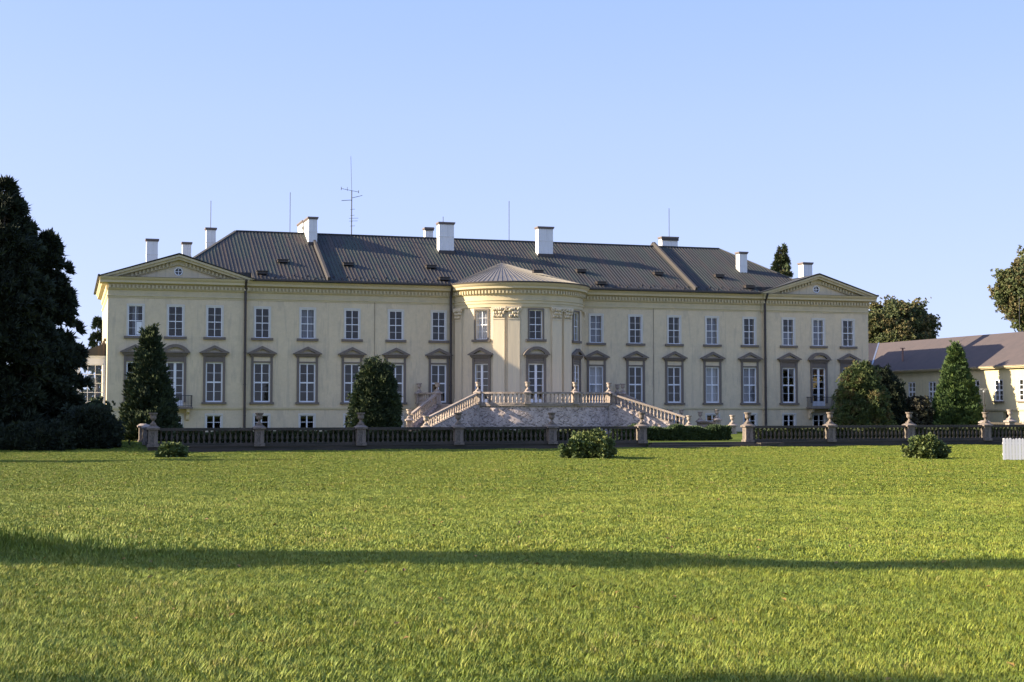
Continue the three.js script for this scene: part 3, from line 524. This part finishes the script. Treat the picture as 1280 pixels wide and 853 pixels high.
// ---------------------------------------------------------------- right-hand wing building
{
  const X = 43.1, b = thing('side_building', 'lower yellow building with long brown roof standing square to the château', 'building', [X, 0.5, 0]);
  const Z0 = -13.3, Z1 = 30, E = 5.78, s = new THREE.Shape([[Z0, 0], [Z1, 0], [Z1, E], [Z0, E]].map((p) => new THREE.Vector2(...p)));
  const zs = [10.5, 7.05, 3.6, 0.15, -3.3, -6.8, 14, 17.5, 21, 24.5];
  for (const z of zs) s.holes.push(new THREE.Path([[z - 0.62, 2.78], [z - 0.62, 4.73], [z + 0.62, 4.73], [z + 0.62, 2.78]].map((p) => new THREE.Vector2(...p))));
  const low = [[8.1, 0.05, 1.1, 1.75], [11.6, 0.55, 1.2, 1.2], [4.2, 0.55, 1.2, 1.2], [15, 0.55, 1.2, 1.2]];
  for (const [z, y, w, h] of low) s.holes.push(new THREE.Path([[z - w / 2, y], [z - w / 2, y + h], [z + w / 2, y + h], [z + w / 2, y]].map((p) => new THREE.Vector2(...p))));
  const g = new THREE.ExtrudeGeometry(s, { depth: 0.4, bevelEnabled: false }); g.rotateY(-Math.PI / 2); g.translate(0.4, 0, 0); mesh('wall', g, M.annexWall, b);
  mesh('end_wall', merge([bx(9.2, E, 0.4, 5.0, E / 2, Z1 - 0.2), bx(0.4, E, Z1 - Z0, 9.8, E / 2, (Z0 + Z1) / 2)]), M.annexWall, b);
  mesh('inner_wall', bx(0.2, E, Z1 - Z0 - 1, 3.2, E / 2, (Z0 + Z1) / 2), M.room, b);
  for (const z of zs) { const w = part('window', b, [0, 2.78, z], -Math.PI / 2); sash(w, 1.24, 1.95, 2, 4, 0.1, 0.05, { transom: 0.14, middle: 0.14, z: -0.08 }); mesh('sill', bx(1.6, 0.12, 0.22, 0, -0.06, 0.05), M.greyTrim, w); }
  for (const [z, y, w, h] of low) if (y > 0.1) { const q = part('window', b, [0, y, z], -Math.PI / 2); sash(q, w, h, 2, 2, 0.1, 0.05, { z: -0.08 }); }
  mesh('string_course', bx(0.12, 0.16, Z1 - Z0, -0.04, 2.0, (Z0 + Z1) / 2), M.trim, b);
  mesh('eaves_board', merge([bx(0.5, 0.22, Z1 - Z0, -0.1, E + 0.02, (Z0 + Z1) / 2), bx(0.16, 0.14, Z1 - Z0, -0.42, E + 0.08, (Z0 + Z1) / 2)]), M.trim, b);
  const rf = mesh('roof', flat([[-0.55, E + 0.1, Z0 - 0.3], [-0.55, E + 0.1, Z1 + 0.3], [5, 9.28, Z1 + 0.3], [5, 9.28, -20.8], [10.6, E + 0.1, Z1 + 0.3], [10.6, E + 0.1, -20.8]], [[0, 1, 2, 3], [2, 4, 5, 3], [1, 4, 2], [0, 3, 5]], (p) => [p[2], p[0] * 1.2]), M.annexRoof, b);
  mesh('back_roof', flat([[-0.6, E + 0.1, Z0 - 0.3], [5, 9.27, -20.85], [-14, 9.27, -20.85], [-14, E + 0.1, Z0 - 0.3]], [[0, 1, 2, 3]], (p) => [p[0], p[2] * 1.2]), M.annexRoof, b);
  mesh('back_wall', bx(13.5, E, 0.4, -7.1, E / 2, Z0 - 0.6), M.annexWall, b);
  mesh('valley_flashing', beam(V(-0.55, E + 0.16, Z0 - 0.3), V(5, 9.32, -20.8), 0.16, 0.04), M.galv, rf);
  const k = mesh('roof_window', bx(0.8, 0.1, 0.6, 0, 0, 0), M.galv, rf, [2.1, 7.72, 10.2]); k.rotation.z = 0.53;
  mesh('lightning_rod', rod(V(5, 9.2, 3.5), V(5, 12.6, 3.5), 0.025), M.iron, rf);
  mesh('vent_pipe', merge([rod(V(1.2, 6.6, -10.2), V(1.2, 8.2, -10.2), 0.09, 8), bx(0.36, 0.08, 0.36, 1.2, 8.25, -10.2)]), std({ color: lin(0.28, 0.16, 0.12) }), rf);
}
// lamp post
{ const l = thing('lamp_post', 'slim metal lamp post with a flat head before the side building', 'lamp post', [38, 0.55, 12]);
  mesh('post', rod(V(0, 0, 0), V(0, 3.6, 0), 0.05, 10), M.iron, l); mesh('head', merge([bx(0.62, 0.07, 0.4, 0, 3.72, 0), rod(V(0, 3.45, 0), V(0, 3.7, 0), 0.1, 10)]), M.galv, l); }
// picket fence
{ const y = lawnY(5.5, 59.5), f = thing('picket_fence', 'short white wooden picket fence standing on the lawn', 'fence', [4.85, y, 59.6]); f.rotation.y = -0.36;
  const r = mulberry(19), pg = [0, 1, 2].map((k) => { const h = 1.02 + k * 0.015, g = poly([[-0.062, 0.03], [0.062, 0.03], [0.062, h - 0.05], [0, h], [-0.062, h - 0.05]], 0.022); return g; });
  const wood = [std({ color: lin(0.74, 0.72, 0.70) }), std({ color: lin(0.69, 0.67, 0.65) }), std({ color: lin(0.72, 0.69, 0.65) })];
  for (let k = 0; k < 26; k++) { const p = mesh('picket', pg[k % 3], wood[Math.floor(r() * 3)], f, [0.07 + k * 0.142, (r() - 0.5) * 0.02, 0]); p.rotation.z = (r() - 0.5) * 0.03; }
  for (const h of [0.28, 0.8]) mesh('rail', bx(3.7, 0.08, 0.035, 1.85, h, -0.03), wood[1], f);
  for (const x of [0.1, 1.85, 3.6]) mesh('post', bx(0.09, 1.05, 0.09, x, 0.5, -0.1), wood[1], f); }

// ---------------------------------------------------------------- plants
function leafMat(r = 0.9) { return new THREE.MeshStandardMaterial({ color: 0xffffff, roughness: r, side: THREE.DoubleSide }); }
const LEAF = leafMat(0.75), NEEDLE = leafMat(0.85);
// a spray: k pointed leaves fanning round +y
function spray(k, len, wid, spread, seed) {
  const r = mulberry(seed), p = [];
  for (let i = 0; i < k; i++) {
    const az = i / k * Math.PI * 2 + r() * 0.9, tilt = spread * (0.25 + 0.75 * r()), L = len * (0.7 + 0.5 * r()), d = V(Math.sin(tilt) * Math.cos(az), Math.cos(tilt), Math.sin(tilt) * Math.sin(az));
    const s = V(r() - 0.5, r() - 0.5, r() - 0.5).cross(d).normalize().multiplyScalar(wid * (0.7 + 0.6 * r())), b = d.clone().multiplyScalar(L * 0.1 * r()), m = d.clone().multiplyScalar(L * 0.5), e = d.clone().multiplyScalar(L); e.y -= L * 0.12;
    for (const q of [b, m.clone().add(s), e, b, e, m.clone().sub(s)]) p.push(q.x, q.y, q.z);
  }
  const g = new THREE.BufferGeometry(); g.setAttribute('position', new THREE.Float32BufferAttribute(p, 3)); g.computeVertexNormals(); return g;
}
const SPRAY = { needle: spray(11, 0.34, 0.045, 1.1, 4), flame: spray(9, 0.42, 0.05, 0.5, 6), leaf: spray(8, 0.34, 0.095, 1.5, 9), shrub: spray(9, 0.2, 0.05, 1.2, 12) };
const tmpQ = new THREE.Quaternion(), tmpM = new THREE.Matrix4(), YUP = V(0, 1, 0);
function crown(parent, list, geo, mat, tones, seed, name = 'crown') {
  const r = mulberry(seed), im = new THREE.InstancedMesh(geo, mat, list.length), c = new THREE.Color(), spin = new THREE.Quaternion();
  list.forEach(({ p, d, s, k = 0 }, i) => {
    tmpQ.setFromUnitVectors(YUP, d); spin.setFromAxisAngle(YUP, r() * 6.283); tmpQ.multiply(spin);
    tmpM.compose(p, tmpQ, V(s, s, s)); im.setMatrixAt(i, tmpM);
    const a = tones[Math.min(tones.length - 1, Math.floor((k || r()) * tones.length))], f = 0.8 + 0.4 * r(); c.setRGB(a[0] * f, a[1] * f, a[2] * f); im.setColorAt(i, c);
  });
  im.name = name; im.castShadow = im.receiveShadow = true; im.userData.kind = 'stuff'; parent.add(im); return im;
}
const BARK = std({ map: colourTexture(512, 1.5, (i) => mix([0.10, 0.075, 0.055], [0.06, 0.048, 0.038], NV[i])) });
function trunk(parent, h, r0, limbs, seed) {
  const r = mulberry(seed), list = [];
  const g = new THREE.CylinderGeometry(r0 * 0.12, r0, h, 9, 6); const p = g.attributes.position; for (let i = 0; i < p.count; i++) { const y = p.getY(i) / h + 0.5; p.setX(i, p.getX(i) + 0.25 * r0 * Math.sin(y * 7 + seed)); if (y < 0.02) { p.setX(i, p.getX(i) * 1.35); p.setZ(i, p.getZ(i) * 1.35); } } g.translate(0, h / 2, 0); g.computeVertexNormals(); list.push(g);
  for (const [a, b, rr] of limbs) { const d = b.clone().sub(a), q = new THREE.CylinderGeometry(rr * 0.3, rr, d.length(), 6); q.applyQuaternion(new THREE.Quaternion().setFromUnitVectors(YUP, d.clone().normalize())); q.translate((a.x + b.x) / 2, (a.y + b.y) / 2, (a.z + b.z) / 2); list.push(q); }
  return mesh('trunk', merge(list), BARK, parent);
}
// conifer with separate drooping boughs
function spruce(name, label, pos, h, r, seed, { tones, boughs = 190, per = 26, size = 1.25, y0 = 0.04, pow = 0.85, droop = 0.35, group } = {}) {
  const t = thing(name, label, 'tree', pos, group), R = mulberry(seed), list = [], limbs = [];
  for (let b = 0; b < boughs; b++) {
    const f = Math.pow(R(), 1.25), y = h * (y0 + (0.985 - y0) * f), az = b * 2.39996 + R() * 0.8, len = r * Math.pow(1 - f, pow) * (0.68 + 0.42 * R()) + 0.25;
    const out = V(Math.cos(az), 0, Math.sin(az)), side = V(-out.z, 0, out.x);
    if (b % 4 === 0) limbs.push([V(0, y, 0), V(out.x * len * 0.85, y - droop * len * 0.5, out.z * len * 0.85), 0.05 + 0.03 * (1 - f)]);
    const n = Math.round(per * (0.35 + len / r));
    for (let i = 0; i < n; i++) {
      const q = Math.pow(R(), 0.6), w = (R() - 0.5) * 0.75 * len * (1.05 - q * 0.8), p = out.clone().multiplyScalar(len * q).addScaledVector(side, w); p.y = y - droop * len * q * q + (R() - 0.5) * 0.35 + 0.12 * len * q;
      const d = out.clone().multiplyScalar(0.9).addScaledVector(side, (R() - 0.5) * 1.4); d.y = -0.1 + R() * 0.7; list.push({ p, d: d.normalize(), s: size * (0.7 + 0.6 * R()) });
    }
  }
  trunk(t, h * 0.97, 0.02 * h + 0.05, limbs, seed); crown(t, list, SPRAY.needle, NEEDLE, tones, seed + 1); return t;
}
// dense clipped-looking evergreen made of upright or outward clumps; prof(f) gives the radius at height share f
function evergreen(name, label, pos, h, r, seed, { tones, clumps = 260, per = 26, size = 1, upright = 0.8, prof, lump = 0.16, cs = 0.42, geo = SPRAY.flame, mat = NEEDLE, squash = 1, cat = 'tree', group, stem = true, fill = 0.25 } = {}) {
  const t = thing(name, label, cat, pos, group), R = mulberry(seed), list = [];
  for (let c = 0; c < clumps; c++) {
    let f, rr; do { f = R(); rr = prof(f); } while (R() > rr + 0.12);
    const az = R() * 6.283, inner = R() < fill ? 0.35 + 0.4 * R() : 0.88 + lump * (R() * 2 - 1), rad = r * rr * inner, ctr = V(Math.cos(az) * rad, h * f, Math.sin(az) * rad * squash), kk = R();
    const dir = V(Math.cos(az), 0, Math.sin(az)).multiplyScalar(1 - upright * 0.75); dir.y = upright + 0.15 * R(); dir.normalize();
    const s0 = cs * (0.7 + 0.6 * R());
    for (let i = 0; i < per; i++) {
      const q = V(R() + R() - 1, R() + R() - 1, R() + R() - 1).multiplyScalar(s0); q.addScaledVector(dir, (R() - 0.3) * s0 * 1.6);
      const p = ctr.clone().add(q); if (p.y < 0.05) p.y = 0.05 + 0.2 * R();
      const d = dir.clone().multiplyScalar(0.8).add(q.clone().multiplyScalar(0.9 / s0)).add(V(R() - 0.5, R() - 0.5, R() - 0.5).multiplyScalar(0.5)); list.push({ p, d: d.normalize(), s: size * (0.7 + 0.6 * R()), k: Math.min(0.999, Math.max(0.001, kk * 0.6 + R() * 0.4)) });
    }
  }
  if (stem) trunk(t, h * 0.8, 0.05 + h * 0.016, [], seed);
  crown(t, list, geo, mat, tones, seed + 1, cat === 'tree' ? 'crown' : 'foliage'); return t;
}
// broadleaf tree: rounded leaf clumps on limbs, with gaps between them
function broadleaf(name, label, pos, h, cr, ch, seed, { tones, clumps = 70, per = 150, size = 1, group } = {}) {
  const t = thing(name, label, 'tree', pos, group), R = mulberry(seed), list = [], limbs = [], cy = h - ch;
  for (let c = 0; c < clumps; c++) {
    const u = R() * 2 - 1, az = R() * 6.283, q = Math.pow(R(), 0.33), w = Math.sqrt(1 - u * u), ctr = V(Math.cos(az) * w * cr * q, cy + u * ch * q, Math.sin(az) * w * cr * q), s0 = (0.10 + 0.12 * R()) * cr, kk = R();
    limbs.push([V(0, Math.max(1.5, cy - ch * 0.9 + (ctr.y - cy + ch) * 0.45), 0), ctr, 0.08 + 0.05 * R()]);
    for (let i = 0; i < per; i++) {
      const d = V(R() - 0.5, R() - 0.35, R() - 0.5).normalize(), p = ctr.clone().add(V(R() + R() - 1, (R() + R() - 1) * 0.8, R() + R() - 1).multiplyScalar(s0 * 1.5));
      list.push({ p, d: d.clone().add(V(R() - 0.5, R() - 0.5, R() - 0.5)).normalize(), s: size * (0.7 + 0.6 * R()), k: Math.min(0.999, Math.max(0.001, kk * 0.65 + R() * 0.35)) });
    }
  }
  trunk(t, h * 0.8, 0.028 * h, limbs, seed); crown(t, list, SPRAY.leaf, LEAF, tones, seed + 1); return t;
}
const DARK = [[0.013, 0.021, 0.008], [0.019, 0.029, 0.011], [0.026, 0.037, 0.013]], GREEN = [[0.045, 0.082, 0.02], [0.066, 0.112, 0.025], [0.095, 0.14, 0.03]], YEW = [[0.028, 0.045, 0.016], [0.04, 0.06, 0.02], [0.055, 0.075, 0.022]], JUN = [[0.05, 0.08, 0.025], [0.085, 0.11, 0.03], [0.12, 0.10, 0.035]], AUT = [[0.065, 0.085, 0.022], [0.085, 0.095, 0.026], [0.115, 0.095, 0.03], [0.05, 0.07, 0.02]];
// big dark conifers at the left edge
spruce('tall_conifer', 'tallest dark conifer of the group beyond the end of the balustrade', [-40.6, 0.3, 29.6], 15.5, 4.3, 101, { tones: DARK, boughs: 300, per: 34, size: 1.5, pow: 0.6 });
spruce('tall_conifer', 'dark conifer on the château side of the tallest one, overlapping the veranda', [-38.2, 0.4, 28.0], 12.6, 2.5, 103, { tones: DARK, boughs: 230, per: 30, size: 1.4, pow: 0.5 });
spruce('tall_conifer', 'dark conifer on the far side of the tallest one from the château', [-44.2, 0.3, 31.5], 14.8, 4.4, 107, { tones: DARK, boughs: 240, per: 30, size: 1.5, pow: 0.6 });
evergreen('dark_shrub', 'broad dark evergreen shrub below the tall conifers by the veranda', [-35.7, 0.3, 33.0], 2.0, 1.35, 111, { tones: DARK, clumps: 130, upright: 0.35, prof: (f) => Math.sqrt(Math.max(0, 1 - f * f)), cat: 'shrub', geo: SPRAY.needle, cs: 0.4, stem: false });
evergreen('dark_shrub', 'lighter olive shrub rising behind the broad dark one', [-35.6, 0.45, 26.5], 2.5, 1.0, 113, { tones: YEW, clumps: 90, upright: 0.35, prof: (f) => Math.sqrt(Math.max(0, 1 - f * f)), cat: 'shrub', geo: SPRAY.leaf, cs: 0.4, size: 0.8, stem: false });
evergreen('dark_shrub', 'low dark shrub under the tall conifers at the lawn edge', [-38.6, 0.2, 33.5], 1.1, 2.0, 115, { tones: DARK, clumps: 170, upright: 0.35, prof: (f) => Math.sqrt(Math.max(0, 1 - f * f)), cat: 'shrub', geo: SPRAY.needle, cs: 0.45, stem: false });
const cone = (f) => Math.pow(1 - f, 0.75) * smooth(-0.12, 0.1, f);
evergreen('conical_cypress', 'dark pointed cypress hiding the windows of the left wing', [-31.9, TERRACE, 22], 6.85, 1.68, 121, { tones: YEW, clumps: 420, per: 22, prof: (f) => Math.pow(1 - f, 0.9), lump: 0.2, cs: 0.28 });
evergreen('yew', 'rounded dark green yew behind the balustrade before the left windows', [-17.1, TERRACE, 22], 5.0, 1.42, 123, { tones: YEW, clumps: 330, per: 26, upright: 0.45, prof: (f) => Math.pow(Math.max(0, 1 - Math.pow(f, 2.2)), 0.6) * (0.86 + 0.2 * f), lump: 0.1, cs: 0.33, geo: SPRAY.needle });
evergreen('juniper', 'broad olive and rusty juniper beside the right balcony', [28.5, TERRACE, 8], 5.7, 2.15, 125, { tones: JUN, clumps: 330, per: 26, upright: 0.5, prof: (f) => Math.pow(Math.max(0, 1 - Math.pow(f, 1.9)), 0.7), lump: 0.18, cs: 0.36, geo: SPRAY.needle });
evergreen('yew', 'dark yew crowding the olive juniper by the right wing', [32.9, TERRACE, 4], 5.4, 2.1, 127, { tones: DARK, clumps: 260, per: 26, upright: 0.4, prof: (f) => Math.pow(Math.max(0, 1 - Math.pow(f, 2)), 0.7), lump: 0.18, cs: 0.38, geo: SPRAY.needle });
evergreen('dark_shrub', 'small dark reddish shrub between the dark yew and the cypress', [35.5, TERRACE, 6], 2.8, 1.0, 129, { tones: [[0.04, 0.035, 0.018], [0.05, 0.05, 0.02]], clumps: 70, per: 24, upright: 0.4, prof: (f) => Math.sqrt(Math.max(0, 1 - f * f)), cat: 'shrub', stem: false, geo: SPRAY.leaf, size: 0.7 });
evergreen('conical_cypress', 'lush light green cypress of upright tufts before the side building', [38.7, TERRACE, 7], 7.3, 2.1, 131, { tones: GREEN, clumps: 430, per: 26, prof: (f) => Math.pow(Math.max(0, 1 - Math.pow(f, 1.2)), 0.95), lump: 0.2, cs: 0.32 });
// bushes on the lawn
const dome = (f) => Math.sqrt(Math.max(0, 1 - f * f));
const B = [[-31.95, 44.4, 0.38, 0.32, 'small low bush on the grass bank near the dark cypress'], [-12.5, 50.8, 1.1, 0.84, 'rounded rose bush with a few white flowers on the lawn'], [3.3, 55.7, 0.8, 0.54, 'leafy bush alone on the lawn near the picket fence']];
B.forEach(([x, z, h, r, label], i) => {
  const y = lawnY(x, z) - 0.03, b = evergreen('lawn_bush', label, [x, y, z], h, r, 141 + i, { tones: [[0.06, 0.09, 0.022], [0.095, 0.125, 0.028], [0.135, 0.155, 0.035]], clumps: Math.round(40 + 70 * r), per: 30, upright: 0.5, prof: dome, cat: 'bush', geo: SPRAY.shrub, mat: LEAF, cs: 0.22, lump: 0.5, stem: false, size: 1.1 });
  if (i === 1) { const R = mulberry(7), fl = new THREE.IcosahedronGeometry(0.035, 1); for (let k = 0; k < 9; k++) mesh('flower', fl, M.white, b, [(R() - 0.5) * 2, h * (0.75 + 0.25 * R()), 0.3 + 0.4 * R()]); }
});
// hedges behind the balustrade
function hedge(label, x0, x1, z, h, seed, tones) {
  const t = thing('hedge', label, 'hedge', [(x0 + x1) / 2, TERRACE, z]), R = mulberry(seed), list = [], L = x1 - x0;
  const n = Math.round(L * 900); for (let i = 0; i < n; i++) { const x = (R() - 0.5) * L, bump = 0.12 * Math.sin(x * 2.1 + seed) + 0.1 * Math.sin(x * 4.7), face = R(); const hh = h * (1 + bump); const p = face < 0.45 ? V(x, hh * (0.92 + 0.12 * R()), (R() - 0.5) * 0.9) : V(x, hh * R(), (face < 0.8 ? 1 : -1) * (0.4 + 0.1 * R())); list.push({ p, d: V(R() - 0.5, 0.4 + R() * 0.6, (R() - 0.3)).normalize(), s: 0.8 + 0.5 * R() }); }
  crown(t, list, SPRAY.shrub, LEAF, tones, seed, 'foliage');
}
hedge('low green hedge filling the gap above the garden steps', -3.6, 4.3, 31.5, 0.72, 151, [[0.04, 0.07, 0.02], [0.06, 0.09, 0.024]]);
hedge('low hedge seen through the balusters left of the garden steps', -31, -5.5, 33.2, 0.6, 153, [[0.035, 0.055, 0.018], [0.055, 0.07, 0.02], [0.09, 0.10, 0.03]]);
hedge('low hedge seen through the balusters before the right wing', 5.5, 31, 33.2, 0.6, 155, [[0.035, 0.055, 0.018], [0.055, 0.07, 0.02], [0.08, 0.09, 0.03]]);
// trees behind the buildings
spruce('far_spruce', 'narrow spruce top rising behind the right end of the château roof', [44.5, 0.4, -36.2], 22.2, 3.9, 161, { tones: [[0.05, 0.075, 0.028], [0.07, 0.09, 0.03], [0.09, 0.085, 0.035]], boughs: 240, per: 24, size: 1.5 });
spruce('far_spruce', 'small dark spruce glimpsed between the conifers and the left wing', [-33.8, 0.4, -50], 12.6, 2.2, 163, { tones: YEW, boughs: 120, per: 18, size: 1.3 });
broadleaf('broadleaf_tree', 'round bronze-green broadleaf tree behind the side building', [70.0, 0.4, -52.5], 16.6, 5.6, 4.8, 165, { tones: AUT, clumps: 200, per: 150, size: 0.85 });
broadleaf('broadleaf_tree', 'tall yellowing broadleaf tree whose branches overhang the side building roof', [75.6, 0.4, -28.6], 21.8, 5.2, 5.2, 167, { tones: AUT, clumps: 190, per: 150, size: 0.85 });
// tall trees beside the lawn, out of the frame, that lay their shadows across the grass
const slim = (f0) => (f) => smooth(f0, f0 + 0.08, f) * Math.pow(Math.max(0, 1 - f), 0.3);
evergreen('columnar_poplar', 'shorter slim columnar poplar standing beside the lawn', [-66, lawnY(-66, 93.1), 93.1], 13.6, 0.2, 171, { tones: GREEN, clumps: 120, per: 34, prof: slim(0.1), size: 1.0, cs: 0.2, lump: 0.95, upright: 0.8 });
evergreen('columnar_poplar', 'taller slim columnar poplar with a bare lower trunk beside the lawn', [-67, lawnY(-67, 93.75), 93.75], 20.5, 0.25, 172, { tones: GREEN, clumps: 80, per: 34, prof: slim(0.56), size: 1.1, cs: 0.2, lump: 0.95, upright: 0.8 });
spruce('tall_conifer', 'lower conifer standing alone in front of the dark conifer group', [-51, lawnY(-51, 44), 44], 9.4, 1.9, 175, { tones: DARK, boughs: 150, per: 24, size: 1.3 });
broadleaf('broadleaf_tree', 'spreading tree beside the near end of the lawn', [-66, lawnY(-66, 105.4), 105.4], 20, 3.8, 6.5, 173, { tones: AUT, clumps: 130, per: 90, size: 1.4 });

// ---------------------------------------------------------------- grass blades
{
  function tuft(k, h, seed, wide) {
    const r = mulberry(seed), p = [], n = [];
    for (let i = 0; i < k; i++) {
      const az = r() * 6.283, bx0 = (r() - 0.5) * 0.09, bz0 = (r() - 0.5) * 0.09, L = h * (0.5 + 0.6 * r()), lean = L * (0.15 + 0.75 * r()), w = wide * (0.7 + 0.6 * r()), fx = Math.cos(az), fz = Math.sin(az), sx = -fz * w, sz = fx * w;
      const a = [bx0 - sx, 0, bz0 - sz], b = [bx0 + sx, 0, bz0 + sz], c = [bx0 + fx * lean * 0.35 + sx * 0.8, L * 0.62, bz0 + fz * lean * 0.35 + sz * 0.8], d = [bx0 + fx * lean * 0.35 - sx * 0.8, L * 0.62, bz0 + fz * lean * 0.35 - sz * 0.8], e = [bx0 + fx * lean, L * 0.98, bz0 + fz * lean];
      p.push(...a, ...b, ...c, ...a, ...c, ...d, ...d, ...c, ...e);
    }
    const g = new THREE.BufferGeometry(); g.setAttribute('position', new THREE.Float32BufferAttribute(p, 3)); g.computeVertexNormals(); return g;
  }
  const mat = new THREE.MeshPhysicalMaterial({ color: 0xffffff, roughness: 0.7, side: THREE.DoubleSide });
  const R = mulberry(77), c = new THREE.Color(), up = V(0, 1, 0), q = new THREE.Quaternion();
  const tones = [[0.108, 0.157, 0.010], [0.150, 0.196, 0.013], [0.194, 0.229, 0.017], [0.23, 0.238, 0.024], [0.29, 0.245, 0.065]];
  const look = (map, x, z, m) => { const i = ((Math.floor(x / m * 512) % 512) + 512) % 512, j = ((Math.floor(z / m * 512) % 512) + 512) % 512; return map[j * 512 + i]; };
  const patch = (x, z) => Math.min(1, Math.max(0, 0.5 + 1.5 * (look(N1, x, z, 19) - 0.5) + 1.6 * (look(N4, x * 0.8 + z * 0.3, z, 7.3) - 0.5)));
  const layer = (name, label, d0, d1, density, geo, s0) => {
    const list = []; let tries = 0; const n = Math.round(density * (d1 * d1 - d0 * d0) * 0.41);
    for (let i = 0; i < n; i++) {
      const d = Math.sqrt(d0 * d0 + R() * (d1 * d1 - d0 * d0)), sd = (R() - 0.5) * 0.82 * d, x = EYE.x + d * SY + sd * CY, z = EYE.z - d * CY + sd * SY;
      if (z < 36.3 && Math.abs(x) < 33) continue;
      list.push([x, z, sd, d]);
    }
    const im = new THREE.InstancedMesh(geo, mat, list.length);
    list.forEach(([x, z, sd, d], i) => {
      const tall = 1 + 3.6 * Math.exp(-(((sd + 7.2) / 2.6) ** 2) - (((d - 17.1) / 0.75) ** 2));
      const s = s0 * (R() < 0.06 ? 1.5 : 0.6 + 0.6 * R()) * tall, m = Math.min(1, Math.max(0, patch(x, z) + 0.16 * Math.sin(z * 3.7 + 0.4 * Math.sin(x * 0.6)) * smooth(24, 40, d))); q.setFromAxisAngle(up, R() * 6.283); tmpM.compose(V(x, groundY(x, z) - 0.008, z), q, V(s / Math.sqrt(tall), s * (0.75 + 0.5 * m), s / Math.sqrt(tall))); im.setMatrixAt(i, tmpM);
      const k = Math.min(4, Math.floor((R() * 0.72 + m * 0.38) * 4.0 / Math.sqrt(tall))), f = 0.75 + 0.5 * R(); c.setRGB(tones[k][0] * f, tones[k][1] * f, tones[k][2] * f); im.setColorAt(i, c);
    });
    im.name = name; im.castShadow = im.receiveShadow = true; im.userData = { kind: 'stuff', label, category: 'grass' }; scene.add(im);
  };
  layer('near_grass', 'short green grass blades of the foreground lawn', 5.5, 17, 1250, tuft(13, 0.046, 1, 0.0026), 0.95);
  layer('middle_grass', 'short green grass blades of the middle lawn', 17, 38, 380, tuft(12, 0.042, 2, 0.0038), 1.0);
  layer('far_grass', 'short green grass blades of the lawn towards the balustrade', 38, 92, 95, tuft(12, 0.036, 3, 0.0075), 1.15);
}
// fallen leaves in the grass
{
  const g = new THREE.BufferGeometry(); g.setAttribute('position', new THREE.Float32BufferAttribute([-0.03, 0, 0, 0, 0.012, -0.02, 0.035, 0.004, 0, -0.03, 0, 0, 0.035, 0.004, 0, 0, 0.012, 0.02], 3)); g.computeVertexNormals();
  const R = mulberry(91), n = 220, im = new THREE.InstancedMesh(g, LEAF, n), c = new THREE.Color(), e = new THREE.Euler();
  for (let i = 0; i < n; i++) { const d = Math.sqrt(36 + R() * 1100), sd = (R() - 0.5) * 0.8 * d, x = EYE.x + d * SY + sd * CY, z = EYE.z - d * CY + sd * SY, s = 0.7 + 0.7 * R(); e.set((R() - 0.5) * 1.2, R() * 6.28, (R() - 0.5) * 1.2); tmpM.compose(V(x, groundY(x, z) + 0.03, z), tmpQ.setFromEuler(e), V(s, s, s)); im.setMatrixAt(i, tmpM); const k = R(); c.setRGB(0.15 + 0.12 * k, 0.075 + 0.09 * k, 0.03); im.setColorAt(i, c); }
  im.name = 'fallen_leaves'; im.userData = { kind: 'stuff', label: 'scattered brown fallen leaves lying in the grass', category: 'leaves' }; scene.add(im);
}
renderer.render(scene, camera);
